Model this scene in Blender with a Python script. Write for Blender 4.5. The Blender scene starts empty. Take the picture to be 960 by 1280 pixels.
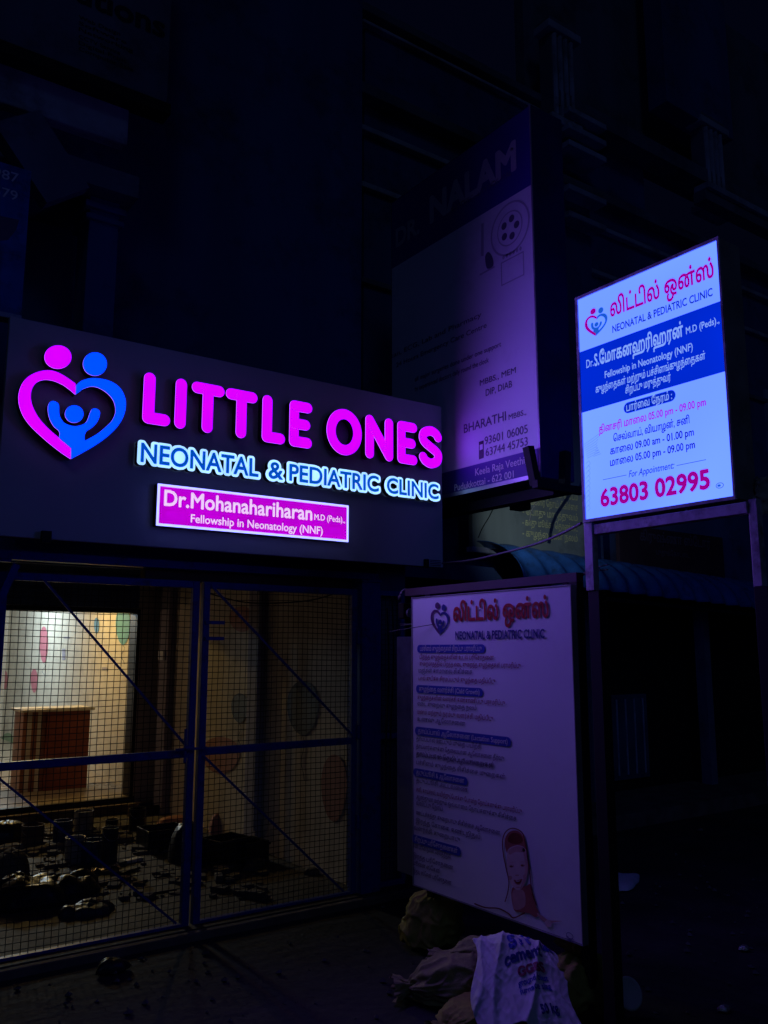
import bpy, math, random
from mathutils import Vector, noise
from mathutils.geometry import tessellate_polygon
random.seed(7)
scene = bpy.context.scene
COL = scene.collection
R = math.radians

# ------------------------------------------------------------------ camera
EYE = Vector((0, 0, 1.65))
FPX, PITCH, YAW = 1075.0, math.atan(174/1075), R(35.6)
cam = bpy.data.cameras.new('camera')
cam_o = bpy.data.objects.new('camera', cam); COL.objects.link(cam_o)
cam_o.location = EYE
cam_o.rotation_euler = (R(90)+PITCH, 0, -YAW)
cam.sensor_fit = 'VERTICAL'; cam.sensor_height = 36; cam.lens = 36*FPX/1280
cam.clip_start = 0.05; cam.clip_end = 3000
scene.camera = cam_o

# ------------------------------------------------------------------ night sky
w = bpy.data.worlds.new("World"); scene.world = w; w.use_nodes = True
nt = w.node_tree; bg = nt.nodes['Background']
sky = nt.nodes.new('ShaderNodeTexSky'); sky.sky_type = 'NISHITA'; sky.sun_disc = False
sky.sun_elevation = R(-4); sky.sun_rotation = R(200)
tint = nt.nodes.new('ShaderNodeMixRGB'); tint.blend_type = 'MULTIPLY'; tint.inputs[0].default_value = 1
tint.inputs[2].default_value = (0.16, 0.26, 1, 1)          # navy night over the town
nt.links.new(sky.outputs[0], tint.inputs[1]); nt.links.new(tint.outputs[0], bg.inputs[0])
bg.inputs[1].default_value = 0.22
scene.view_settings.view_transform = 'Standard'; scene.view_settings.look = 'None'
scene.view_settings.exposure = 0; scene.view_settings.gamma = 1
scene.cycles.use_denoising = True
scene.cycles.max_bounces = 6; scene.cycles.sample_clamp_indirect = 4

def lamp(name, loc, col, power, size=0.0, kind='POINT', rot=(0,0,0)):
    l = bpy.data.lights.new(name, kind); l.energy = power; l.color = col
    if kind == 'AREA': l.shape = 'RECTANGLE'; l.size = size[0]; l.size_y = size[1]
    elif kind != 'SUN': l.shadow_soft_size = size
    o = bpy.data.objects.new(name, l); COL.objects.link(o); o.location = loc; o.rotation_euler = rot
    return o
sun = lamp('faint_street_glow', (0,0,30), (0.22,0.42,1.0), 0.035, 0.0, 'SUN', (R(58),0,R(-28))); sun.data.angle = R(12)
# the lit room behind the forecourt: a cool tube at the far end, a warm bulb near the doorway
lamp('room_tube_lamp', (2.5, 13.4, 2.5), (0.62, 0.84, 1.0), 120, 0.15)
lamp('room_bulb_lamp', (2.6, 10.7, 2.4), (1.0, 0.68, 0.19), 48, 0.05)
lamp('forecourt_wall_fill', (1.45, 9.8, 1.95), (1.0, 0.62, 0.36), 6.0, 0.05)  # unseen fill lamp added to brighten the forecourt side wall

# ------------------------------------------------------------------ materials
def mat(name, col, rough=0.7, var=0.25, scale=6, bump=0.0, metal=0.0, dirt=None, dscale=2.0, spec=0.3, streak=False):
    m = bpy.data.materials.new(name); m.use_nodes = True
    N = m.node_tree.nodes; L = m.node_tree.links; b = N['Principled BSDF']
    b.inputs['Roughness'].default_value = rough; b.inputs['Metallic'].default_value = metal
    b.inputs['Specular IOR Level'].default_value = spec
    tc = N.new('ShaderNodeTexCoord')
    n = N.new('ShaderNodeTexNoise'); n.inputs['Scale'].default_value = scale; n.inputs['Detail'].default_value = 8
    src = tc.outputs['Object']
    if streak:
        mp = N.new('ShaderNodeMapping'); mp.inputs['Scale'].default_value = (1, 1, 0.12)
        L.new(src, mp.inputs[0]); src = mp.outputs[0]
    L.new(src, n.inputs['Vector'])
    r = N.new('ShaderNodeValToRGB')
    r.color_ramp.elements[0].position = 0.3; r.color_ramp.elements[1].position = 0.72
    r.color_ramp.elements[0].color = tuple(c*(1-var) for c in col)+(1,)
    r.color_ramp.elements[1].color = tuple(min(1, c*(1+var*0.6)) for c in col)+(1,)
    L.new(n.outputs['Fac'], r.inputs[0]); out = r.outputs[0]
    if dirt:
        n2 = N.new('ShaderNodeTexNoise'); n2.inputs['Scale'].default_value = dscale; n2.inputs['Detail'].default_value = 10
        n2.inputs['Roughness'].default_value = 0.7
        L.new(tc.outputs['Object'], n2.inputs['Vector'])
        r2 = N.new('ShaderNodeValToRGB'); r2.color_ramp.elements[0].position = 0.5; r2.color_ramp.elements[1].position = 0.72
        L.new(n2.outputs['Fac'], r2.inputs[0])
        mx = N.new('ShaderNodeMixRGB'); mx.inputs[2].default_value = tuple(dirt)+(1,)
        L.new(r2.outputs[0], mx.inputs[0]); L.new(out, mx.inputs[1]); out = mx.outputs[0]
    L.new(out, b.inputs['Base Color'])
    rr = N.new('ShaderNodeMapRange'); rr.inputs['To Min'].default_value = max(0.05, rough-0.12); rr.inputs['To Max'].default_value = min(1, rough+0.12)
    L.new(n.outputs['Fac'], rr.inputs['Value']); L.new(rr.outputs[0], b.inputs['Roughness'])
    if bump:
        n3 = N.new('ShaderNodeTexNoise'); n3.inputs['Scale'].default_value = scale*6; n3.inputs['Detail'].default_value = 6
        L.new(tc.outputs['Object'], n3.inputs['Vector'])
        bp = N.new('ShaderNodeBump'); bp.inputs['Strength'].default_value = bump; bp.inputs['Distance'].default_value = 0.02
        L.new(n3.outputs['Fac'], bp.inputs['Height']); L.new(bp.outputs[0], b.inputs['Normal'])
    return m
def emit(name, col, strength=1.0, var=0.0, scale=3):
    m = bpy.data.materials.new(name); m.use_nodes = True
    N = m.node_tree.nodes; L = m.node_tree.links
    N.remove(N['Principled BSDF']); e = N.new('ShaderNodeEmission')
    e.inputs[0].default_value = tuple(col)+(1,); e.inputs[1].default_value = strength
    if var:
        tc = N.new('ShaderNodeTexCoord'); n = N.new('ShaderNodeTexNoise'); n.inputs['Scale'].default_value = scale
        n.inputs['Detail'].default_value = 1
        L.new(tc.outputs['Object'], n.inputs['Vector'])
        mr = N.new('ShaderNodeMapRange'); mr.inputs['From Min'].default_value = 0.3; mr.inputs['From Max'].default_value = 0.7
        mr.inputs['To Min'].default_value = strength*(1-var); mr.inputs['To Max'].default_value = strength*(1+var)
        L.new(n.outputs['Fac'], mr.inputs['Value']); L.new(mr.outputs[0], e.inputs[1])
    L.new(e.outputs[0], N['Material Output'].inputs[0]); return m

M = {
 'panel': mat('dark_composite_panel', (0.52,0.50,0.50), 0.45, 0.10, 1.3, 0.02, spec=0.35),
 'blk': mat('black_metal', (0.010,0.010,0.012), 0.75, 0.3, 8),
 'return': mat('dark_letter_return', (0.02,0.02,0.022), 0.4, 0.2, 8),
 'rim': emit('letter_rim', (0.85,0.22,2.0), 1.0),
 'pink': emit('lit_magenta_acrylic', (0.72,0.0,2.6), 1.0, 0.05, 6),
 'blue': emit('lit_blue_acrylic', (0.0,0.085,2.6), 1.0, 0.05, 6),
 'halo': emit('lit_white_acrylic', (0.50,0.92,1.6), 1.0, 0.12, 9),
 'letblue': emit('lit_deep_blue_acrylic', (0.0,0.07,0.62), 1.0),
 'boxpink': emit('lit_magenta_box_face', (0.50,0.0,0.66), 1.0, 0.10, 5),
 'boxtext': emit('lit_white_lettering', (0.86,0.62,1.0), 1.0),
 'boxrim': emit('lit_white_border', (0.66,0.72,3.0), 1.0),
 'lface': emit('lit_sign_face', (0.185,0.37,3.8), 1.0, 0.10, 1.6),
 'lband': emit('lit_blue_band', (0.0,0.022,0.64), 1.0, 0.10, 3),
 'lwhite': emit('lit_band_lettering', (0.22,0.38,0.98), 1.0),
 'lpink': emit('lit_magenta_print', (0.33,0.0,0.26), 1.0),
 'lnavy': emit('lit_navy_print', (0.004,0.008,0.10), 1.0),
 'lblue': emit('lit_blue_print', (0.005,0.03,0.26), 1.0),
 'lmid': emit('lit_mid_blue_print', (0.01,0.10,0.62), 1.0),
 'lghost': emit('lit_pale_watermark', (0.11,0.23,0.72), 1.0),
 'flex': mat('white_flex_print', (0.80,0.80,0.82), 0.5, 0.05, 2, 0.01, dirt=(0.66,0.64,0.62), dscale=1.3, spec=0.25),
 'ired': mat('print_red', (0.50,0.02,0.03), 0.5, 0.1), 'ilogo': mat('print_dark_plum', (0.10,0.02,0.12), 0.5, 0.1), 'inavy': mat('print_navy', (0.02,0.03,0.22), 0.5, 0.1),
 'ired2': mat('print_dull_red', (0.28,0.04,0.10), 0.5, 0.1),
 'ipill': mat('print_blue_pill', (0.03,0.05,0.42), 0.5, 0.1), 'iwhite': mat('print_white', (0.75,0.75,0.75), 0.5, 0.05),
 'ifade': mat('print_pale_grey', (0.40,0.38,0.44), 0.5, 0.1), 'igrey': mat('print_grey', (0.12,0.10,0.16), 0.5, 0.1), 'iblk': mat('print_black', (0.02,0.02,0.03), 0.5, 0.1),
 'flex2': mat('lilac_white_flex_print', (0.72,0.70,0.74), 0.5, 0.08, 1.2, 0.01, dirt=(0.5,0.48,0.5), dscale=1.1, spec=0.2),
 'navyflex': mat('navy_flex_print', (0.05,0.03,0.26), 0.5, 0.15, 2),
 'boxnavy': mat('navy_painted_sheet', (0.012,0.016,0.13), 0.5, 0.25, 3, 0.02, dirt=(0.03,0.03,0.06)),
 'skin': mat('print_skin', (0.70,0.52,0.50), 0.5, 0.08, 20), 'skinmid': mat('print_warm_skin', (0.60,0.34,0.31), 0.5, 0.2, 14), 'skin2': mat('print_shadowed_skin', (0.42,0.13,0.11), 0.5, 0.2, 14),
 'hood': mat('print_dark_red_towel', (0.20,0.035,0.03), 0.5, 0.3, 14),
 'gate': mat('blue_gate_paint', (0.02,0.055,0.32), 0.45, 0.35, 9, 0.03, dirt=(0.05,0.03,0.03), dscale=9),
 'wire': mat('dark_wire', (0.035,0.035,0.045), 0.5, 0.3, 20, metal=0.3),
 'steel': mat('painted_steel_post', (0.55,0.50,0.62), 0.5, 0.4, 10, 0.05, dirt=(0.09,0.05,0.05), dscale=12, metal=0.0),
 'alu': mat('aluminium_edge', (0.42,0.42,0.46), 0.35, 0.2, 8, metal=0.6),
 'sidemetal': mat('dull_box_side', (0.30,0.30,0.31), 0.55, 0.3, 6, 0.03, dirt=(0.09,0.08,0.07)),
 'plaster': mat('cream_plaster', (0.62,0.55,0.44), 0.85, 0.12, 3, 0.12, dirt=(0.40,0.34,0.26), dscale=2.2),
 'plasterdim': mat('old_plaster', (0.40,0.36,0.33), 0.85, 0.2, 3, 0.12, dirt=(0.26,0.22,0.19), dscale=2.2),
 'pier': mat('grey_violet_pier', (0.32,0.29,0.34), 0.8, 0.2, 4, 0.08),
 'wallnight': mat('dark_street_plaster', (0.14,0.16,0.22), 0.9, 0.35, 1.5, 0.15, dirt=(0.05,0.05,0.07), dscale=1.4, streak=True),
 'wallblue': mat('blue_street_plaster', (0.07,0.12,0.30), 0.9, 0.3, 1.5, 0.15, dirt=(0.04,0.05,0.10), dscale=1.4, streak=True),
 'wallpale': mat('pale_street_moulding', (0.42,0.44,0.52), 0.85, 0.3, 3, 0.1, dirt=(0.10,0.10,0.12)),
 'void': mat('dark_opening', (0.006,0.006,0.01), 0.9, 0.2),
 'floor': mat('dusty_cement_floor', (0.070,0.056,0.046), 0.75, 0.35, 3, 0.25, dirt=(0.032,0.03,0.027), dscale=2.5),
 'tile': mat('pale_floor_tile', (0.30,0.24,0.17), 0.3, 0.15, 3),
 'street': mat('dusty_street', (0.036,0.034,0.034), 0.9, 0.5, 2.5, 0.5, dirt=(0.02,0.02,0.022), dscale=1.2),
 'kerb': mat('worn_threshold', (0.16,0.12,0.10), 0.85, 0.4, 6, 0.3),
 'redwood': mat('red_brown_laminate', (0.26,0.075,0.04), 0.45, 0.25, 5), 'cream': mat('cream_laminate', (0.66,0.58,0.45), 0.5, 0.1),
 'redwood2': mat('brown_laminate', (0.36,0.15,0.08), 0.45, 0.25, 5),
 'dpink': mat('pink_balloon_paint', (0.52,0.17,0.20), 0.7, 0.1), 'dteal': mat('teal_balloon_paint', (0.13,0.32,0.34), 0.7, 0.1),
 'dblue': mat('blue_balloon_paint', (0.10,0.24,0.42), 0.7, 0.1), 'dgrey': mat('slate_balloon_paint', (0.12,0.14,0.16), 0.7, 0.2),
 'dred': mat('red_balloon_paint', (0.42,0.20,0.16), 0.7, 0.15), 'dgreen': mat('green_balloon_paint', (0.25,0.33,0.20), 0.7, 0.1),
 'frame': mat('dark_door_frame', (0.03,0.025,0.025), 0.5, 0.3),
 'tin': mat('splashed_tin', (0.30,0.29,0.28), 0.45, 0.5, 18, metal=0.3, dirt=(0.3,0.26,0.2), dscale=14),
 'tinblue': mat('blue_paint_tin', (0.03,0.05,0.12), 0.45, 0.4, 18, dirt=(0.2,0.18,0.16), dscale=14),
 'plastic': mat('black_plastic', (0.015,0.015,0.018), 0.35, 0.3, 8, 0.1),
 'card': mat('dusty_cardboard', (0.16,0.10,0.06), 0.85, 0.3, 8), 'rag': mat('dusty_rag', (0.12,0.10,0.085), 0.9, 0.4, 10, 0.3),
 'sheetgrey': mat('grey_plastic_sheet', (0.05,0.05,0.055), 0.4, 0.4, 6, 0.2),
 'olive': mat('olive_woven_sack', (0.32,0.29,0.06), 0.75, 0.3, 30, 0.2, dirt=(0.14,0.12,0.05), dscale=6),
 'brown': mat('dusty_brown_sack', (0.30,0.27,0.12), 0.8, 0.3, 20, 0.25, dirt=(0.17,0.14,0.09), dscale=6),
 'whitebag': mat('white_woven_bag', (0.66,0.65,0.68), 0.65, 0.1, 40, 0.12, dirt=(0.48,0.45,0.42), dscale=5),
 'awning': mat('blue_corrugated_sheet', (0.035,0.14,0.44), 0.35, 0.35, 5, 0.03, dirt=(0.02,0.04,0.08), dscale=7),
 'greenbd': mat('greenish_painted_board', (0.30,0.36,0.33), 0.6, 0.35, 2, 0.08, dirt=(0.14,0.17,0.16), dscale=2, streak=True),
 'yellowp': mat('yellow_board_paint', (0.80,0.82,0.40), 0.6, 0.2), 'darkbd': mat('dark_red_board', (0.06,0.035,0.05), 0.6, 0.3, 3),
 'cable': mat('black_cable', (0.02,0.02,0.022), 0.5, 0.2), 'palecable': mat('dusty_grey_cable', (0.12,0.11,0.13), 0.5, 0.2),
 'film': mat('crumpled_clear_film', (0.60,0.58,0.50), 0.3, 0.3, 20, 0.3), 'bulb': mat('meter_glass', (0.25,0.25,0.28), 0.2, 0.1),
 'door': mat('blue_grey_door', (0.06,0.10,0.16), 0.6, 0.3, 4), 'foil': mat('crinkled_foil', (0.8,0.7,0.55), 0.25, 0.2, 30, 0.4, metal=0.8),
 'lid': mat('pale_plastic_lid', (0.40,0.40,0.38), 0.5, 0.2), 'pebble': mat('pebbles', (0.10,0.095,0.09), 0.9, 0.5),
}

# ------------------------------------------------------------------ helpers
def ray(px, py):
    cx, cy = px-480, 640-py
    f = FPX*math.cos(PITCH)-cy*math.sin(PITCH); u = FPX*math.sin(PITCH)+cy*math.cos(PITCH)
    return Vector((cx*math.cos(YAW)+f*math.sin(YAW), -cx*math.sin(YAW)+f*math.cos(YAW), u))
class Frame:                       # an upright plane: u runs to the viewer's right, v up, w towards the viewer
    def __init__(s, origin, right, normal):
        s.o = Vector(origin); s.r = Vector(right).normalized(); s.n = Vector(normal).normalized(); s.up = Vector((0,0,1))
    def pt(s, u, v, w=0): return s.o + s.r*u + s.up*v + s.n*w
    def uv(s, px, py):
        d = ray(px, py); t = (s.o-EYE).dot(s.n)/d.dot(s.n); p = EYE+d*t-s.o
        return p.dot(s.r), p.z
def FX(x): return Frame((x,0,0), (0,-1,0), (-1,0,0))
def FY(y): return Frame((0,y,0), (1,0,0), (0,-1,0))
def tag(o, label=None, cat=None, group=None, kind=None):
    for k, v in (('label',label),('category',cat),('group',group),('kind',kind)):
        if v: o[k] = v
    return o
def thing(name, label, cat, loc=(0,0,0), group=None):
    o = bpy.data.objects.new(name, None); COL.objects.link(o); o.location = loc; o.empty_display_size = 0.1
    return tag(o, label, cat, group)
def wloc(o):
    p = Vector((0,0,0))
    while o: p += o.location; o = o.parent
    return p
class MB:
    def __init__(s): s.v = []; s.f = []; s.m = []; s.mi = 0
    def add(s, vs, fs):
        b = len(s.v); s.v += [Vector(p) for p in vs]; s.f += [tuple(i+b for i in f) for f in fs]; s.m += [s.mi]*len(fs); return s
    def box(s, x0,x1,y0,y1,z0,z1):
        return s.add([(x,y,z) for z in (z0,z1) for y in (y0,y1) for x in (x0,x1)],
            [(0,2,3,1),(4,5,7,6),(0,1,5,4),(2,6,7,3),(0,4,6,2),(1,3,7,5)])
    def fbox(s, fr, u0,u1,v0,v1,w0,w1):
        return s.add([fr.pt(u,v,w_) for w_ in (w0,w1) for v in (v0,v1) for u in (u0,u1)],
            [(0,2,3,1),(4,5,7,6),(0,1,5,4),(2,6,7,3),(0,4,6,2),(1,3,7,5)])
    def beam(s, a, b, wd, ht=None, up=(0,0,1)):       # square bar from a to b
        a, b = Vector(a), Vector(b); ht = ht or wd; d = (b-a).normalized(); upv = Vector(up)
        if abs(d.dot(upv)) > 0.98: upv = Vector((0,1,0))
        sd = d.cross(upv).normalized(); u = sd.cross(d).normalized()
        c = [sd*wd/2*i+u*ht/2*j for i,j in ((-1,-1),(1,-1),(1,1),(-1,1))]
        return s.add([a+q for q in c]+[b+q for q in c], [(3,2,1,0),(4,5,6,7),(0,1,5,4),(1,2,6,5),(2,3,7,6),(3,0,4,7)])
    def tube(s, pts, r, n=8):
        pts = [Vector(p) for p in pts]; vs = []; fs = []
        for i, p in enumerate(pts):
            d = (pts[min(i+1,len(pts)-1)]-pts[max(i-1,0)]).normalized()
            ref = Vector((0,0,1)) if abs(d.z) < 0.9 else Vector((1,0,0))
            a = d.cross(ref).normalized(); b = d.cross(a)
            rr = r[i] if isinstance(r,(list,tuple)) else r
            vs += [p+a*rr*math.cos(2*math.pi*k/n)+b*rr*math.sin(2*math.pi*k/n) for k in range(n)]
        for i in range(len(pts)-1):
            fs += [(i*n+k, i*n+(k+1)%n, (i+1)*n+(k+1)%n, (i+1)*n+k) for k in range(n)]
        fs += [tuple(range(n))[::-1], tuple((len(pts)-1)*n+k for k in range(n))]
        return s.add(vs, fs)
    def cyl(s, c, r, h, n=20, r2=None):
        return s.tube([c, (c[0],c[1],c[2]+h)], [r, r2 or r], n)
    def poly(s, fr, pts, w, holes=()):                # filled flat shape
        if len(pts) == 8 and not holes:
            return s.add([fr.pt(p[0],p[1],w) for p in pts], [tuple(range(8))])
        loops = [pts]+list(holes)
        tri = tessellate_polygon([[Vector((p[0],p[1],0)) for p in l] for l in loops])
        allp = [p for l in loops for p in l]
        fs = []
        for t in tri:
            a, b, c = [allp[i] for i in t]
            ar = (b[0]-a[0])*(c[1]-a[1])-(c[0]-a[0])*(b[1]-a[1])
            fs.append(tuple(t) if ar > 0 else tuple(t[::-1]))
        return s.add([fr.pt(p[0],p[1],w) for p in allp], fs)
    def wall(s, fr, pts, w0, w1):                     # closed side ribbon
        n = len(pts)
        return s.add([fr.pt(p[0],p[1],w0) for p in pts]+[fr.pt(p[0],p[1],w1) for p in pts], [(i,(i+1)%n,n+(i+1)%n,n+i) for i in range(n)])
    def build(s, name, mats, parent=None, bevel=0, smooth=False):
        me = bpy.data.meshes.new(name); off = wloc(parent) if parent else Vector((0,0,0))
        me.from_pydata([tuple(p-off) for p in s.v], [], s.f)
        mats = mats if isinstance(mats,(list,tuple)) else [mats]
        for m in mats: me.materials.append(M[m] if isinstance(m,str) else m)
        if len(mats) > 1: me.polygons.foreach_set('material_index', s.m)
        if smooth: me.polygons.foreach_set('use_smooth', [True]*len(me.polygons))
        me.update()
        o = bpy.data.objects.new(name, me); COL.objects.link(o)
        if parent: o.parent = parent
        if bevel:
            b = o.modifiers.new('bevel','BEVEL'); b.width = bevel; b.segments = 2; b.limit_method = 'ANGLE'
        return o
def sm(pts, k=5, closed=True):                        # Catmull-Rom through points
    n = len(pts); out = []
    rng = range(n) if closed else range(n-1)
    for i in rng:
        p = [pts[(i+j)%n] if closed else pts[max(0,min(n-1,i+j))] for j in (-1,0,1,2)]
        for t in [q/k for q in range(k)]:
            out.append(tuple(0.5*((2*p[1][c])+(-p[0][c]+p[2][c])*t+(2*p[0][c]-5*p[1][c]+4*p[2][c]-p[3][c])*t*t+(-p[0][c]+3*p[1][c]-3*p[2][c]+p[3][c])*t**3) for c in (0,1)))
    if not closed: out.append(pts[-1])
    return out
def ell(cu, cv, ru, rv, n=32): return [(cu+ru*math.cos(2*math.pi*i/n), cv+rv*math.sin(2*math.pi*i/n)) for i in range(n)]
def ribbon(path, t):                                  # rounded stroke outline
    L, Rr = [], []; n = len(path)
    for i, p in enumerate(path):
        a = path[max(i-1,0)]; b = path[min(i+1,n-1)]; d = Vector((b[0]-a[0], b[1]-a[1])).normalized()
        L.append((p[0]-d.y*t, p[1]+d.x*t)); Rr.append((p[0]+d.y*t, p[1]-d.x*t))
    def cap(p, d0):
        a0 = math.atan2(d0[1], d0[0]); return [(p[0]+t*math.cos(a0-math.pi*k/10), p[1]+t*math.sin(a0-math.pi*k/10)) for k in range(1,10)]
    e = path[-1]; s0 = path[0]
    return L + cap(e, (L[-1][0]-e[0], L[-1][1]-e[1])) + Rr[::-1] + cap(s0, (Rr[0][0]-s0[0], Rr[0][1]-s0[1]))

# --- writing: outlines taken from Blender's own built-in font
def tamil(s):                      # written order to drawn order
    out = []; 
    for ch in s:
        if ch in 'ெேை': out.insert(len(out)-1, ch)
        elif ch == 'ொ': out.insert(len(out)-1, 'ெ'); out.append('ா')
        elif ch == 'ோ': out.insert(len(out)-1, 'ே'); out.append('ா')
        elif ch in 'ிீுூ்ா' : out.append(ch)
        else: out.append(ch)
    return ''.join(out)
tcol = bpy.data.curves.new('lettering_source', 'FONT')
tob = bpy.data.objects.new('lettering_source', tcol); COL.objects.link(tob)
tcol.dimensions = '2D'; tcol.fill_mode = 'NONE'
_cache = {}
def outlines(s, bold=0.0, res=3):
    key = (s, bold, res)
    if key in _cache: return _cache[key]
    tcol.body = tamil(s); tcol.offset = 0; tcol.resolution_u = res
    dg = bpy.context.evaluated_depsgraph_get(); dg.update()
    me = tob.evaluated_get(dg).to_mesh()
    adj = {}
    for e in me.edges:
        a, b = e.vertices; adj.setdefault(a, []).append(b); adj.setdefault(b, []).append(a)
    seen = set(); loops = []
    for v0 in adj:
        if v0 in seen: continue
        loop = [v0]; seen.add(v0); cur = v0
        while True:
            nx = [x for x in adj[cur] if x not in seen]
            if not nx: break
            cur = sorted(nx)[0]; seen.add(cur); loop.append(cur)
        if len(loop) > 2: 
            l = [tuple(me.vertices[i].co[:2]) for i in loop]
            q = []
            for p in l:
                if not q or abs(p[0]-q[-1][0])+abs(p[1]-q[-1][1]) > 1e-5: q.append(p)
            if len(q) > 2: loops.append((q, sorted(loop)[0] == loop[0] and loop[1] == loop[0]+1))
    tob.evaluated_get(dg).to_mesh_clear()
    def area(l): return sum(l[i][0]*l[(i+1)%len(l)][1]-l[(i+1)%len(l)][0]*l[i][1] for i in range(len(l)))/2
    def inside(p, l):
        c = False; n = len(l)
        for i in range(n):
            x1,y1 = l[i]; x2,y2 = l[(i+1)%n]
            if (y1 > p[1]) != (y2 > p[1]) and p[0] < (x2-x1)*(p[1]-y1)/(y2-y1)+x1: c = not c
        return c
    ls = [(q if fw else q[:1]+q[1:][::-1]) for q, fw in loops]
    ls = [l for l in ls if abs(area(l)) > 1e-6]
    ar = [area(l) for l in ls]
    def is_hole(i):                # inside a larger outline that winds the other way
        l = ls[i]; k = [l[0], l[len(l)//3], l[2*len(l)//3]]
        return any(j != i and (ar[j] > 0) != (ar[i] > 0) and abs(ar[j]) > abs(ar[i]) and all(inside(p, ls[j]) for p in k) for j in range(len(ls)))
    hole = [is_hole(i) for i in range(len(ls))]
    outs = [[ls[i], []] for i in range(len(ls)) if not hole[i]]
    for i, h in enumerate(ls):
        if hole[i]:
            c = [o for o in outs if inside(h[0], o[0]) and (area(o[0]) > 0) != (ar[i] > 0)]
            if c: min(c, key=lambda o: abs(area(o[0])))[1].append(h)
    if bold:                       # heavier face: lay a stroke of width 2*bold along every outline
        ex = []
        for o, hs in outs:
            for l in [o]+hs:
                for i in range(len(l)):
                    p, q = Vector(l[i]), Vector(l[(i+1)%len(l)]); d = q-p
                    if d.length < 1e-5: continue
                    d.normalize(); n_ = Vector((-d.y, d.x))*bold; k = d*bold
                    ex.append(([tuple(v) for v in (p-n_, q-n_, q-n_*.5+k*.87, q+n_*.5+k*.87, q+n_, p+n_, p+n_*.5-k*.87, p-n_*.5-k*.87)], []))
        outs = outs+ex
    xs = [p[0] for o in outs for p in o[0]]
    _cache[key] = (outs, min(xs), max(xs)); return _cache[key]
CAP = 0.69
def place_text(s, fr, a, b, cap, bold=0.0, res=3, slant=0.0, up=None):
    """outer/hole loops of s in plane coords, baseline between two photo points on the plane, cap height in photo px"""
    u0, v0 = fr.uv(*a); u1, v1 = fr.uv(*b)
    mx, my = (a[0]+b[0])/2, (a[1]+b[1])/2
    h = fr.uv(mx, my-cap)[1]-fr.uv(mx, my)[1]
    outs, x0, x1 = outlines(s, bold, res)
    sx = (u1-u0)/(x1-x0); sy = h/CAP; vb = (v0+v1)/2
    T = lambda l: [(u0+(p[0]-x0)*sx+p[1]*sy*slant, vb+p[1]*sy) for p in l]
    return [(T(o), [T(h_) for h_ in hs]) for o, hs in outs]
def by_letter(loops, fr, w0, step, m, parent):
    loops = sorted(loops, key=lambda l: min(p[0] for p in l[0])); cl = []
    for l in loops:
        a_, b_ = min(p[0] for p in l[0]), max(p[0] for p in l[0])
        if cl and a_ < cl[-1][1]-0.25*min(b_-a_, cl[-1][1]-cl[-1][0]): cl[-1][2].append(l); cl[-1][1] = max(cl[-1][1], b_)
        else: cl.append([a_, b_, [l]])
    for _, _, ls in cl:
        mb = MB()
        for i, (o, hs) in enumerate(ls): mb.poly(fr, o, w0+(i % 9)*step, hs)
        o = mb.build('letter', m, parent)
    return o
def write(s, fr, a, b, cap, m, parent, w0=0.002, bold=0.0, res=3, slant=0.0, name='lettering', step=0.00012):
    loops = place_text(s, fr, a, b, cap, bold, res, slant)
    if cap < 13:                   # too small to pick the letters apart
        mb = MB()
        for i, (o, hs) in enumerate(loops): mb.poly(fr, o, w0+(i % 9)*step, hs)
        return tag(mb.build(name, m, parent), kind='stuff')
    return by_letter(loops, fr, w0, step, m, parent)
def quad(fr, pxs): return [fr.uv(*p) for p in pxs]
def patch(name, fr, pts, w, m, parent, holes=()): return MB().poly(fr, pts, w, holes).build(name, m, parent)

LOGO = dict(
 pink=sm([(302,318),(262,290),(225,271),(190,265),(150,272),(113,291),(88,320),(75,360),(76,400),(90,442),(115,480),(152,518),(200,560),(245,595)],4,False)+[(282,620),(284,577)]
   + sm([(278,571),(232,532),(190,495),(155,455),(131,410),(123,370),(130,335),(150,312),(180,303),(215,308),(250,323),(280,344),(301,362)],4,False),
 blue=[(303,362)]+sm([(330,341),(365,330),(400,338),(432,360),(455,390),(462,430),(450,463),(425,490),(388,520),(340,547)],4,False)
   + sm([(338,530),(345,510),(370,493),(390,470),(400,442),(398,428),(385,418),(368,421),(358,440),(350,463),(335,480),(300,489),(265,480),(248,465),(237,440),(236,405),(225,392),(208,388),(194,402),(192,430),(200,463),(216,490),(238,512),(235,540)],3,False)
   + [(284,578),(284,620)] + sm([(330,595),(380,566),(430,530),(470,490),(495,447),(504,400),(496,362),(475,330),(440,308),(400,298),(360,297),(325,308),(304,326)],4,False),
 c=[('pink',232,212,54,47),('blue',380,240,48,47),('blue',297,440,37,35)])
def logo_shapes(T):               # T maps the drawing to plane coordinates
    out = [('pink', [T(*p) for p in LOGO['pink']]), ('blue', [T(*p) for p in LOGO['blue']])]
    for k, x, y, rx, ry in LOGO['c']: out.append((k, [T(x+rx*math.cos(-2*math.pi*i/36), y+ry*math.sin(-2*math.pi*i/36)) for i in range(36)]))
    return out
def small_logo(fr, x0, x1, y0, y1, parent, mp, mb_, w):
    T = lambda x, y: fr.uv(x0+(x-74)/(504-74)*(x1-x0), y0+(y-165)/(620-165)*(y1-y0)+((x-289)/430)*(x1-x0)*small_logo.sl)
    for i, (k, l) in enumerate(logo_shapes(T)): patch('emblem', fr, l, w+i*0.0001, mp if k == 'pink' else mb_, parent)
small_logo.sl = 0

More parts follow.
